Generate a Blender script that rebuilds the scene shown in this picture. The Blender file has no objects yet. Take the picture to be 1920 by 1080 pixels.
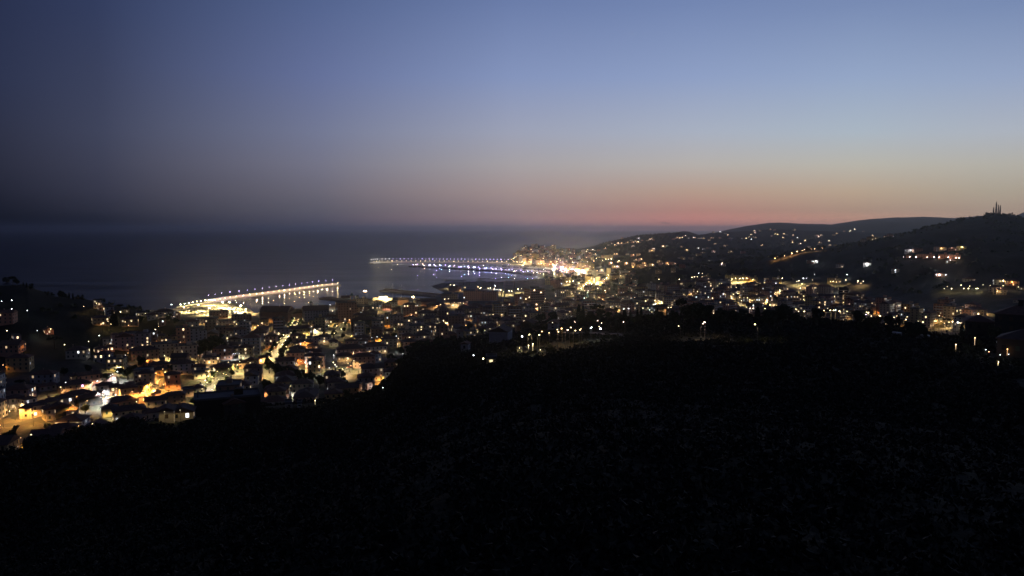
import bpy, bmesh, math, random
import numpy as np
from mathutils import Vector, noise
random.seed(7); rng = np.random.default_rng(7)
R = math.radians
C = bpy.context.scene.collection
sc = bpy.context.scene

# ------------------------------------------------------------------ camera
F = 1371.0; CX, CY = 960.0, 540.0; CAMZ = 120.0; HOR = 429.0
PITCH = math.atan((CY - HOR) / F)
cam = bpy.data.cameras.new('camera'); cam.sensor_width = 36.0; cam.lens = 36.0 * F / 1920.0
cam.clip_start = 0.5; cam.clip_end = 120000
co = bpy.data.objects.new('camera', cam); C.objects.link(co)
co.location = (0, 0, CAMZ); co.rotation_euler = (math.pi/2 - PITCH, 0, 0)
sc.camera = co

# ------------------------------------------------------------------ render settings
sc.render.engine = 'CYCLES'
sc.view_settings.view_transform = 'Standard'; sc.view_settings.look = 'None'
sc.view_settings.exposure = 0.0; sc.view_settings.gamma = 1.0
sc.view_settings.use_curve_mapping = False
cy = sc.cycles
cy.max_bounces = 4; cy.diffuse_bounces = 2; cy.glossy_bounces = 2; cy.transmission_bounces = 2
cy.volume_bounces = 0; cy.transparent_max_bounces = 4
cy.sample_clamp_indirect = 1.5; cy.caustics_reflective = False; cy.caustics_refractive = False
cy.use_denoising = True
try:
    cy.denoiser = 'OPENIMAGEDENOISE'; cy.denoising_input_passes = 'RGB_ALBEDO_NORMAL'
except Exception: pass
cy.use_light_tree = True; cy.use_adaptive_sampling = False

# ------------------------------------------------------------------ colour helpers, sky
def lin(c): c /= 255.0; return c/12.92 if c <= .04045 else ((c+.055)/1.055)**2.4
def rgb(r, g, b): return (lin(r), lin(g), lin(b), 1.0)

w = bpy.data.worlds.new('World'); sc.world = w; w.use_nodes = True
nt = w.node_tree; N = nt.nodes; L = nt.links; N.clear()
def nd(t, **k):
    n = N.new(t)
    for a, b in k.items(): setattr(n, a, b)
    return n
def mth(op, a, b=None, c=None):
    n = nd('ShaderNodeMath', operation=op)
    for i, v in enumerate((a, b, c)):
        if v is None: continue
        if isinstance(v, (int, float)): n.inputs[i].default_value = v
        else: L.new(v, n.inputs[i])
    return n.outputs[0]
out = nd('ShaderNodeOutputWorld'); tc = nd('ShaderNodeTexCoord'); sx = nd('ShaderNodeSeparateXYZ')
L.new(tc.outputs['Generated'], sx.inputs[0])
el = mth('MULTIPLY', mth('ARCSINE', sx.outputs[2]), 57.29578)
az = mth('MULTIPLY', mth('ARCTAN2', sx.outputs[0], sx.outputs[1]), 57.29578)
ROWS = [425, 410, 395, 360, 310, 250, 150, 20]      # rows and columns of the view whose directions carry the twilight colours below

def els_at(a):
    h = 1/max(math.cos(R(a)), .7); return [math.degrees(math.atan((HOR - r)/F/h)) for r in ROWS] + [28, 45]
def col_az(px): return math.degrees(math.atan2((px - CX)/F, 1.0))
SKY = [  # from the horizon up
 (-85, [(10,13,20),(12,15,23),(16,18,27),(22,25,36),(30,33,46),(34,38,55),(36,42,64),(36,43,69),(32,39,68),(26,33,60)]),
 (col_az(10), [(8,11,18),(13,16,25),(23,26,38),(34,37,52),(42,45,62),(45,49,69),(44,51,77),(40,48,76),(35,43,74),(27,34,62)]),
 (col_az(200), [(19,22,33),(30,33,46),(43,45,60),(54,56,73),(61,64,83),(63,68,91),(58,65,92),(50,60,92),(40,49,84),(28,35,65)]),
 (col_az(600), [(78,77,93),(86,84,99),(93,91,104),(107,104,117),(117,117,135),(115,121,148),(101,113,154),(84,100,142),(58,72,112),(33,41,73)]),
 (col_az(960), [(150,124,130),(158,130,131),(150,129,130),(165,146,144),(168,162,165),(158,163,183),(133,149,189),(108,126,170),(72,88,132),(38,47,81)]),
 (col_az(1300), [(216,142,130),(208,139,127),(186,136,124),(186,157,140),(184,178,173),(170,178,194),(143,160,197),(116,135,178),(80,97,142),(41,51,86)]),
 (col_az(1600), [(220,156,132),(206,155,131),(179,148,128),(188,166,143),(187,183,172),(172,184,196),(149,167,199),(121,140,180),(84,101,146),(43,53,88)]),
 (col_az(1850), [(200,166,142),(190,161,140),(174,152,134),(176,164,146),(182,178,168),(174,181,192),(150,166,197),(121,140,179),(84,101,146),(43,53,88)]),
 (75, [(150,126,114),(152,130,118),(154,136,124),(156,146,134),(158,156,152),(150,158,172),(130,146,178),(104,122,162),(74,90,134),(40,50,84)]),
 (125, [(62,58,66),(66,62,70),(70,66,74),(76,74,86),(80,82,98),(78,84,108),(70,80,112),(60,72,108),(48,59,98),(33,41,72)]),
 (180, [(12,15,23),(14,17,26),(18,20,30),(24,27,39),(32,35,49),(37,41,59),(40,46,69),(40,47,74),(35,42,71),(27,34,62)]),
]
SKYFIX = None
elt = mth('DIVIDE', el, 45.0)
cur = None
for i, (a, cols) in enumerate(SKY):
    rp = nd('ShaderNodeValToRGB'); cr = rp.color_ramp; cr.interpolation = 'LINEAR'
    ELS = els_at(a)
    while len(cr.elements) < len(ELS): cr.elements.new(0.5)
    for e, (p, c) in enumerate(zip(ELS, cols)):
        cr.elements[e].position = p/45.0
    for e, c in enumerate(cols): cr.elements[e].color = rgb(*c)
    L.new(elt, rp.inputs[0])
    if cur is None: cur = rp.outputs[0]; pa = a; continue
    mr = nd('ShaderNodeMapRange'); mr.inputs[1].default_value = pa; mr.inputs[2].default_value = a
    L.new(az, mr.inputs[0])
    mx = nd('ShaderNodeMix', data_type='RGBA'); L.new(mr.outputs[0], mx.inputs[0]); L.new(cur, mx.inputs[6]); L.new(rp.outputs[0], mx.inputs[7])
    cur = mx.outputs[2]; pa = a
# a touch of the physical twilight sky (sun just set, beyond the ridge on the right)
nis = nd('ShaderNodeTexSky'); nis.sky_type = 'NISHITA'; nis.sun_disc = False
nis.sun_elevation = R(-3.5); nis.sun_rotation = R(36); nis.altitude = 120
b1 = nd('ShaderNodeBackground'); b1.inputs[1].default_value = 1.0; L.new(cur, b1.inputs[0])
b2 = nd('ShaderNodeBackground'); b2.inputs[1].default_value = 0.01; L.new(nis.outputs[0], b2.inputs[0])
ad = nd('ShaderNodeAddShader'); L.new(b1.outputs[0], ad.inputs[0]); L.new(b2.outputs[0], ad.inputs[1])
L.new(ad.outputs[0], out.inputs[0])

# ------------------------------------------------------------------ rays, terrain
COSP, SINP = math.cos(PITCH), math.sin(PITCH)
def ray(px, py):
    a, b = (px - CX)/F, (CY - py)/F
    d = Vector((a, COSP + b*SINP, -SINP + b*COSP)); h = math.hypot(d.x, d.y)
    return d/h                                   # unit horizontal length
def P0(px, py, z=0.0):                           # point of the level z seen at a pixel
    d = ray(px, py); t = (z - CAMZ)/d.z
    return Vector((d.x*t, d.y*t, z))
def Pd(px, py, dist):
    d = ray(px, py); return Vector((d.x*dist, d.y*dist, CAMZ + d.z*dist))
def AZ(px, py=480): d = ray(px, py); return math.atan2(d.x, d.y)

COAST_PX = [(-700,574),(0,572),(150,574),(250,584),(300,583.5),(322,582.5),(338,578.5),(394,567),(403,567.5),(437,571),(452,576),(463,583),
 (470,589),(500,586),(560,580),(600,576),(640,571),(662,567.5),(700,561.5),(760,560),(815,559),(838,557),(843,550),(828,543),(815,536.5),
 (833,531),(860,529),(900,530.5),(950,528.5),(985,526),(1012,523.7),(1022,521.4),(1012,518.6),(1003,517),(1000,515.5),(1050,515),(1060,511),
 (1052,506),(1010,500),(975,497.2),(952,494.6),(948,492),(953,487),(960,484),(975,480),(1010,475.5),(1060,471),(1105,463),(1150,452.5),(1185,445)]
coast = [tuple(P0(*p)[:2]) for p in COAST_PX]
coast = coast + [(16000, 20000), (20000, -20000), (-20000, -20000), (-20000, 900)]
CO = np.array(coast)
def signed_coast(x, y):
    sh = x.shape; x = x.ravel(); y = y.ravel()
    ins = np.zeros(x.shape, bool); dist = np.full(x.shape, 1e9)
    for i in range(len(CO)):
        x0, y0 = CO[i]; x1, y1 = CO[(i+1) % len(CO)]
        c = ((y0 > y) != (y1 > y))
        with np.errstate(divide='ignore', invalid='ignore'):
            xi = (x1-x0)*(y-y0)/(y1-y0+1e-12)+x0
        ins ^= c & (x < xi)
        dx, dy = x1-x0, y1-y0; t = np.clip(((x-x0)*dx+(y-y0)*dy)/(dx*dx+dy*dy), 0, 1)
        dist = np.minimum(dist, np.hypot(x-x0-t*dx, y-y0-t*dy))
    return np.where(ins, dist, -dist).reshape(sh)

def sstep(t): t = np.clip(t, 0, 1); return t*t*(3-2*t)
class Ridge:
    def __init__(s, pts, front, back, amp, pw=1.0, wl=60.0):
        pts = [(AZ(px, py),) + (Pd(px, py, d).z, d) for px, py, d in pts]
        s.a = np.array([p[0] for p in pts]); s.z = np.array([p[1] for p in pts]); s.d = np.array([p[2] for p in pts])
        e = R(2.2); s.a = np.concatenate([[s.a[0]-e], s.a, [s.a[-1]+e]]); s.z = np.concatenate([[-4], s.z, [s.z[-1] if s.a[-2] > R(25) else -4]]); s.d = np.concatenate([[s.d[0]], s.d, [s.d[-1]]])
        f = sorted((AZ(px), d) for px, d in front); s.fa = np.array([p[0] for p in f]); s.fd = np.array([p[1] for p in f])
        s.back = back; s.amp = amp; s.pw = pw; s.wl = wl
    def h(s, a, d, base):
        zc = np.interp(a, s.a, s.z); dc = np.interp(a, s.a, s.d); fd = np.interp(a, s.fa, s.fd)
        up = np.clip((d-fd)/(dc-fd), 0, 1); up = (sstep(up)*.6+up*.4)**s.pw
        dn = 1 - sstep((d-dc)/s.back)
        k = np.where(d < dc, up, dn)
        return base + (zc-base)*k, k
RG = [
 Ridge([(-400,500,1000),(-100,512,1000),(0,536,960),(50,534,930),(100,556,900),(180,566,880),(240,580,850),(300,592,800),(345,605,760)],
       [(-400,560),(0,520),(150,560),(250,640),(345,700)], 200, 1.0, 1.0, 40),
 Ridge([(1190,517,1450),(1250,506,1500),(1350,496,1550),(1450,484,1650),(1540,470,1750),(1620,453,1800),(1700,438,1850),(1760,421,1900),(1805,410,1950),(1860,401,2000),(1900,404,2000),(1925,411,2000),(1960,416,2050),(2050,404,2100),(2400,390,2200)],
       [(1190,1340),(1250,1370),(1400,1380),(1500,1330),(1600,1180),(1700,980),(1800,900),(1920,840),(2400,760)], 900, 2.0, .9, 70),
 Ridge([(1130,497,2250),(1160,486,2300),(1190,478,2300),(1220,465,2300),(1260,463,2350),(1290,467,2400),(1320,471,2400),(1350,467,2400),(1380,471,2400),(1410,468,2450),(1450,470,2500),(1540,472,2500),(1700,470,2600)],
       [(1130,2000),(1250,1750),(1450,1700),(1700,2000)], 500, 1.5, .9, 60),
 Ridge([(1050,476,3300),(1095,466,3350),(1128,457,3500),(1160,449,3600),(1200,441,3700),(1245,438,3800),(1270,436,3800),(1300,440,3900),(1400,446,4000),(1600,450,4000)],
       [(1050,3000),(1160,2700),(1300,2700),(1600,2900)], 900, 2.0, .8, 90),
 Ridge([(1235,445,5200),(1255,440,5200),(1268,436,5200),(1280,433,5200),(1292,434,5200),(1310,440,5100),(1322,439,4700),(1335,436,4500),(1400,433,4500),(1450,430,4500),(1550,433,4500),(1640,436,4500),(1750,437,4500),(1900,425,4600)],
       [(1235,3900),(1400,3300),(1700,3300)], 900, 2.0, .8, 120),
 Ridge([(1310,446,6500),(1350,434,6500),(1400,424,6500),(1440,418,6500),(1465,416.5,6500),(1500,419,6500),(1560,420.5,6600),(1610,413,6700),(1680,407.5,6800),(1730,406.5,6800),(1790,409,6800),(1840,404,6800),(1890,408,6800),(1925,396,6900),(2000,390,6900),(2300,380,6900)],
       [(1310,5000),(1700,5000)], 1500, 2.5, .8, 160),
 Ridge([(935,493,2650),(946,488,2700),(955,481,2700),(968,471,2700),(985,464,2720),(1000,460,2740),(1015,460.5,2750),(1035,465,2760),(1060,469,2780),(1085,473,2800),(1110,476,2850),(1150,480,2900)],
       [(935,2600),(950,2560),(1000,2440),(1080,2380),(1150,2400)], 260, .8, .75, 50),
]
# the hill the camera stands on: its brow seen from here, and how far away
HILL = [(-900,990,150),(-400,930,190),(-150,890,212),(0,866,225),(60,852,235),(100,838,245),(150,820,258),(200,808,272),(250,801,288),(300,797,305),(340,790,318),(370,781,325),(440,776,330),(480,772,332),(540,768,335),(620,762,345),
 (690,748,352),(725,728,365),(742,700,390),(760,672,430),(790,652,500),(820,646,520),(860,640,530),(905,636,530),(960,624,510),(1010,612,490),(1100,606,470),(1200,602,450),(1300,600,430),(1400,603,405),(1500,606,385),
 (1600,612,370),(1650,617,360),(1700,627,350),(1760,638,338),(1850,646,325),(1920,650,320),(2100,660,320),(2600,700,300)]
_p = [(AZ(px, py), Pd(px, py, d).z, d) for px, py, d in HILL]
HA, HZ, HD = (np.array([p[i] for p in _p]) for i in range(3))
_ga = np.linspace(R(-50), R(50), 401); _kb = np.hanning(121); _kb /= _kb.sum()
_bl = lambda v: np.convolve(np.pad(np.interp(_ga, HA, v), 60, 'edge'), _kb, 'valid')
HZB, HDB = _bl(HZ), _bl(HD)                      # the brow smoothed, for the ground nearer to hand
_nz = {}
def vnoise(x, y, wl, seed=0):                    # cheap smooth value noise on arrays
    if seed not in _nz: _nz[seed] = np.random.default_rng(seed+11).random((256, 256))
    g = _nz[seed]; u = x/wl; v = y/wl; i = np.floor(u).astype(int); j = np.floor(v).astype(int)
    fu = u-i; fv = v-j; fu = fu*fu*(3-2*fu); fv = fv*fv*(3-2*fv)
    a = g[i & 255, j & 255]; b = g[(i+1) & 255, j & 255]; c = g[i & 255, (j+1) & 255]; e = g[(i+1) & 255, (j+1) & 255]
    return ((a*(1-fu)+b*fu)*(1-fv)+(c*(1-fu)+e*fu)*fv)*2-1
def height(x, y, info=False):
    x = np.asarray(x, float); y = np.asarray(y, float)
    d = np.hypot(x, y); a = np.arctan2(x, y)
    sd = signed_coast(x, y)
    base = 3.2 + 5.5*sstep((1000-d)/500) + 14*sstep((a-R(24))/R(14))*sstep((d-300)/300) + 18*sstep((a-R(8))/R(12))*sstep((d-900)/500)
    base = base + 1.2*vnoise(x, y, 130, 5)*sstep(sd/120)
    z = base.copy(); wood = np.zeros_like(z)
    for r in RG:
        hz, k = r.h(a, d, base)
        n = r.amp*(vnoise(x, y, r.wl, 1)*1.0+vnoise(x, y, r.wl*.37, 2)*.55+vnoise(x, y, r.wl*.13, 3)*.35)*2.0
        hz = hz + n*np.clip(k*(1.2-k)*4, 0, 1)*np.where(k > .9, .5, 1)
        wood = np.where(hz > z+.5, np.maximum(wood, np.clip(k*3, 0, 1)), wood)
        z = np.maximum(z, hz)
    zc = np.interp(a, HA, HZ); dc = np.interp(a, HA, HD)
    t = np.clip(d/dc, 0, 1)
    drop = np.interp(a, [R(-40), R(-12), R(-4), R(5), R(40)], [110, 120, 150, 300, 260])
    zb = np.interp(a, _ga, HZB); tb = np.clip(d/np.interp(a, _ga, HDB), 0, 1.25)
    z_near = 113 + (zb-113)*tb - np.sin(np.pi*np.clip(tb, 0, 1)**1.15)*(zb*0.085+2.2)
    z_far = 113 + (zc-113)*t - np.sin(np.pi*t**1.15)*(zc*0.085+2.2)
    zi = z_near + (z_far-z_near)*sstep((t-.35)/.5)
    zi = zi + (vnoise(x, y, 38, 8)*1.1+vnoise(x, y, 11, 9)*.45)*np.sin(np.pi*np.clip(t*1.02, 0, 1))
    # old terraces
    zt = np.floor(zi/2.2)*2.2 + 2.2*sstep(((zi/2.2) % 1)*2.2-.6)
    zi = zi*.6+zt*.4
    kk = 1 - sstep((d-dc)/drop)
    zo = base + (zc-base)*kk
    hill = np.where(d < dc, zi, zo)
    hill = np.where(np.abs(a) > R(75), 113 + 12*sstep((d-20)/200) - 40*sstep((d-300)/700), hill)
    wood = np.where((hill > z) & (d < dc+drop*.85), 1.0, wood)
    z = np.maximum(z, hill)
    z = np.where(sd > 0, 1.6+(z-1.6)*sstep(sd/45+.04), np.maximum(-6.0, 1.6+sd*.22))
    return (z, wood, sd) if info else z
def H1(x, y): return float(hfast(np.array([x]), np.array([y]))[0])
_ts = 8*1.0062**np.arange(1130)
_hp = np.array([q[0] for q in HILL]); _hy = np.array([q[1] for q in HILL]); _hd = np.array([q[2] for q in HILL])
def at(px, py, up=0.0, far=False):                          # the ground point seen at a pixel (or `up` metres over the ground there)
    d = ray(px, py); T = _ts[_ts > (np.interp(px, _hp, _hd)*1.12 if py < np.interp(px, _hp, _hy)-1 or far else 150)] if up or far else _ts; gap = CAMZ+d.z*T-up-hfast(d.x*T, d.y*T)
    hit = np.nonzero(gap < 0)[0]
    if len(hit) == 0: t = T[-1]
    else: i = max(hit[0], 1); f0, f1 = gap[i-1], gap[i]; t = T[i-1]+(T[i]-T[i-1])*(f0/(f0-f1) if f0 > 0 else 1)
    x, y = d.x*t, d.y*t
    return Vector((x, y, H1(x, y)))

# ------------------------------------------------------------------ materials
def mat(name, col, rough=.85, var=.25, scale=.6, spec=.3, col2=None, metal=0.0, emit=None, es=0.0, bump=0.0):
    m = bpy.data.materials.new(name); m.use_nodes = True; t = m.node_tree; n = t.nodes; l = t.links
    b = n['Principled BSDF']; b.inputs['Roughness'].default_value = rough; b.inputs['Metallic'].default_value = metal
    b.inputs['Specular IOR Level'].default_value = spec
    if emit:
        b.inputs['Emission Color'].default_value = (*emit, 1); b.inputs['Emission Strength'].default_value = es
        b.inputs['Base Color'].default_value = (*col, 1); return m
    g = n.new('ShaderNodeNewGeometry'); nz = n.new('ShaderNodeTexNoise'); nz.inputs['Scale'].default_value = scale; nz.inputs['Detail'].default_value = 4
    l.new(g.outputs['Position'], nz.inputs['Vector'])
    r = n.new('ShaderNodeValToRGB'); r.color_ramp.elements[0].position = .3; r.color_ramp.elements[1].position = .72
    c2 = col2 or tuple(c*(1-var) for c in col)
    r.color_ramp.elements[0].color = (*c2, 1); r.color_ramp.elements[1].color = (*col, 1)
    l.new(nz.outputs['Fac'], r.inputs[0]); l.new(r.outputs[0], b.inputs['Base Color'])
    if bump:
        bp = n.new('ShaderNodeBump'); bp.inputs['Strength'].default_value = bump; l.new(nz.outputs['Fac'], bp.inputs['Height']); l.new(bp.outputs[0], b.inputs['Normal'])
    return m
def glow(name, col, s):
    m = mat(name, (.8, .8, .8), .5, emit=col, es=s); m.cycles.emission_sampling = 'NONE'; return m

def put(o, parent=None):
    C.objects.link(o)
    if parent is not None: o.parent = parent
    return o
def mesh(name, V, Fc, mats, mi=None, smooth=False):
    me = bpy.data.meshes.new(name); me.from_pydata(V, [], Fc)
    for m in (mats if isinstance(mats, (list, tuple)) else [mats]): me.materials.append(m)
    if mi is not None: me.polygons.foreach_set('material_index', np.array(mi, dtype=np.int32))
    if smooth: me.polygons.foreach_set('use_smooth', np.ones(len(me.polygons), dtype=bool))
    me.update(); return me
def grid_mesh(name, V, na, nd_, wrap, mats):
    i = np.arange(nd_-1)[:, None]; j = np.arange(na if wrap else na-1)[None, :]; j2 = (j+1) % na
    q = np.stack([i*na+j, (i+1)*na+j, (i+1)*na+j2, i*na+j2], -1).reshape(-1, 4)
    me = bpy.data.meshes.new(name); me.vertices.add(len(V)); me.vertices.foreach_set('co', V.astype(np.float32).ravel())
    me.loops.add(q.size); me.loops.foreach_set('vertex_index', q.astype(np.int32).ravel())
    me.polygons.add(len(q)); me.polygons.foreach_set('loop_start', np.arange(0, q.size, 4, dtype=np.int32))
    me.polygons.foreach_set('use_smooth', np.ones(len(q), dtype=bool))
    me.update(calc_edges=True); me.materials.append(mats); return me
def structure(o, label=None):
    o['kind'] = 'structure'
    if label: o['label'] = label
    return o

# ground material: scrub and olive earth on the hills, paving and dusty ground in the town (by the attribute "wood")
def ground_mat():
    m = bpy.data.materials.new('ground'); m.use_nodes = True; t = m.node_tree; n = t.nodes; l = t.links; b = n['Principled BSDF']
    b.inputs['Roughness'].default_value = .95; b.inputs['Specular IOR Level'].default_value = .1
    g = n.new('ShaderNodeNewGeometry')
    def nz(sc_, d=5):
        x = n.new('ShaderNodeTexNoise'); x.inputs['Scale'].default_value = sc_; x.inputs['Detail'].default_value = d; l.new(g.outputs['Position'], x.inputs['Vector']); return x.outputs['Fac']
    def ramp(f, c0, c1, p0=.35, p1=.65):
        r = n.new('ShaderNodeValToRGB'); r.color_ramp.elements[0].position = p0; r.color_ramp.elements[1].position = p1
        r.color_ramp.elements[0].color = (*c0, 1); r.color_ramp.elements[1].color = (*c1, 1); l.new(f, r.inputs[0]); return r.outputs[0]
    def mix(f, a, c):
        x = n.new('ShaderNodeMix'); x.data_type = 'RGBA'; l.new(f, x.inputs[0]); l.new(a, x.inputs[6]); l.new(c, x.inputs[7]); return x.outputs[2]
    wd = mix(ramp(nz(.25), (0,0,0), (1,1,1), .45, .6), ramp(nz(.06), (.008,.011,.006), (.016,.019,.010)), ramp(nz(1.5), (.012,.014,.008), (.028,.025,.016)))
    tn = mix(ramp(nz(.05), (0,0,0), (1,1,1), .4, .6), ramp(nz(.3), (.10,.09,.08), (.17,.15,.13)), ramp(nz(.5), (.05,.06,.035), (.12,.11,.08)))
    at_ = n.new('ShaderNodeAttribute'); at_.attribute_name = 'wood'
    l.new(mix(at_.outputs['Fac'], tn, wd), b.inputs['Base Color'])
    bp = n.new('ShaderNodeBump'); bp.inputs['Strength'].default_value = .5; bp.inputs['Distance'].default_value = .6; l.new(nz(.9), bp.inputs['Height']); l.new(bp.outputs[0], b.inputs['Normal'])
    return m
fine = np.linspace(-R(41), R(41), 860); coarse = np.linspace(R(41), 2*math.pi-R(41), 90)[1:-1]
A_ = np.concatenate([fine, coarse]); D_ = np.concatenate([np.linspace(3, 60, 26)[:-1], 60*1.0124**np.arange(0, 412)])
AA, DD = np.meshgrid(A_, D_); X_, Y_ = np.sin(AA)*DD, np.cos(AA)*DD
Z_, W_, S_ = height(X_, Y_, True)
tm = grid_mesh('terrain', np.stack([X_, Y_, Z_], -1).reshape(-1, 3), len(A_), len(D_), True, ground_mat())
at_w = tm.attributes.new('wood', 'FLOAT', 'POINT'); at_w.data.foreach_set('value', W_.astype(np.float32).ravel())
_lD = D_; _a0 = fine[0]; _da = fine[1]-fine[0]; _ZF = Z_[:, :len(fine)]; _WF = W_[:, :len(fine)]; _SF = S_[:, :len(fine)]
def hfast(x, y, info=False):                     # the same ground, read back from the sheet that was built
    x = np.asarray(x, float); y = np.asarray(y, float); d = np.hypot(x, y); a = np.arctan2(x, y)
    j = np.clip((a-_a0)/_da, 0, len(fine)-1.001); j0 = j.astype(int); fj = j-j0
    i0 = np.clip(np.searchsorted(_lD, d)-1, 0, len(_lD)-2); fi = np.clip((d-_lD[i0])/(_lD[i0+1]-_lD[i0]), 0, 1)
    def g(T): return (T[i0, j0]*(1-fi)+T[i0+1, j0]*fi)*(1-fj)+(T[i0, j0+1]*(1-fi)+T[i0+1, j0+1]*fi)*fj
    return (g(_ZF), g(_WF), g(_SF)) if info else g(_ZF)
terrain = structure(put(bpy.data.objects.new('terrain', tm)), 'dark hillsides and town ground running down to the coast')

# sea
def sea_mat():
    m = bpy.data.materials.new('sea'); m.use_nodes = True; t = m.node_tree; n = t.nodes; l = t.links; b = n['Principled BSDF']
    g = n.new('ShaderNodeNewGeometry')
    def nz(sc_, d, st=(1, 1, 1), rot=0):
        mp = n.new('ShaderNodeMapping'); mp.inputs['Scale'].default_value = st; mp.inputs['Rotation'].default_value = (0, 0, rot); l.new(g.outputs['Position'], mp.inputs[0])
        x = n.new('ShaderNodeTexNoise'); x.inputs['Scale'].default_value = sc_; x.inputs['Detail'].default_value = d; l.new(mp.outputs[0], x.inputs['Vector']); return x.outputs['Fac']
    def mm(op, a, c):
        x = n.new('ShaderNodeMath'); x.operation = op
        for i, v in enumerate((a, c)):
            if isinstance(v, float): x.inputs[i].default_value = v
            else: l.new(v, x.inputs[i])
        return x.outputs[0]
    hgt = mm('ADD', mm('MULTIPLY', nz(.02, 3, (.35, 1, 1), .12), 9.0), mm('ADD', mm('MULTIPLY', nz(.12, 3, (.6, 1, 1), -.2), 1.6), mm('MULTIPLY', nz(.8, 2), .16)))
    bp = n.new('ShaderNodeBump'); bp.inputs['Strength'].default_value = .3; bp.inputs['Distance'].default_value = .6
    l.new(hgt, bp.inputs['Height'])
    # wind-ruffled water: the wave faces turned to the viewer send back only part of the sky
    df = n.new('ShaderNodeBsdfDiffuse'); df.inputs[0].default_value = (.004, .007, .012, 1)
    gl = n.new('ShaderNodeBsdfGlossy'); gl.inputs['Color'].default_value = (.95, .97, 1, 1); gl.inputs['Roughness'].default_value = .19; l.new(bp.outputs[0], gl.inputs['Normal'])
    lw = n.new('ShaderNodeLayerWeight'); lw.inputs[0].default_value = .25
    mr = n.new('ShaderNodeMapRange'); mr.inputs[3].default_value = .06; mr.inputs[4].default_value = .27; l.new(lw.outputs['Fresnel'], mr.inputs[0])
    wp = n.new('ShaderNodeMapRange'); wp.inputs[1].default_value = .36; wp.inputs[2].default_value = .62; wp.inputs[3].default_value = .55; wp.inputs[4].default_value = 1.12; l.new(mm('ADD', mm('MULTIPLY', nz(.011, 4, (.22, 1, 1), .1), .6), mm('MULTIPLY', nz(.035, 3, (.2, 1, 1), -.1), .4)), wp.inputs[0])   # cat's paws: smoother and rougher streaks
    ms = n.new('ShaderNodeMixShader'); l.new(mm('MULTIPLY', mr.outputs[0], wp.outputs[0]), ms.inputs[0]); l.new(df.outputs[0], ms.inputs[1]); l.new(gl.outputs[0], ms.inputs[2])
    n.remove(b); l.new(ms.outputs[0], n['Material Output'].inputs[0])
    return m
sa = np.linspace(0, 2*math.pi, 97)[:-1]; sd_ = np.array([0.5, 400, 800, 1600, 3200, 6400, 12000, 24000, 41000.])
AA, DD = np.meshgrid(sa, sd_)
sea = structure(put(bpy.data.objects.new('sea', grid_mesh('sea', np.stack([np.sin(AA)*DD, np.cos(AA)*DD, AA*0], -1).reshape(-1, 3), len(sa), len(sd_), True, sea_mat()))), 'calm dark sea reaching the horizon')

# haze: the evening air
HAZE = 6.0e-5
def box_mesh(name, lo, hi, m):
    (a, b, c), (d, e, f) = lo, hi
    return mesh(name, [(a,b,c),(d,b,c),(d,e,c),(a,e,c),(a,b,f),(d,b,f),(d,e,f),(a,e,f)], [(3,2,1,0),(4,5,6,7),(0,1,5,4),(1,2,6,5),(2,3,7,6),(3,0,4,7)], m)
hm = bpy.data.materials.new('haze'); hm.use_nodes = True; hn = hm.node_tree.nodes; hn.clear()
ho = hn.new('ShaderNodeOutputMaterial'); hv = hn.new('ShaderNodeVolumePrincipled'); hm.node_tree.links.new(hv.outputs[0], ho.inputs['Volume'])
hv.inputs['Color'].default_value = (.76, .84, .98, 1); hv.inputs['Density'].default_value = HAZE; hv.inputs['Anisotropy'].default_value = .92
haze = put(bpy.data.objects.new('haze', box_mesh('haze', (-43000, -43000, -7.5), (43000, 43000, 240), hm))); haze['kind'] = 'stuff'
haze['label'] = 'thin evening haze over town and sea'

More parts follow.
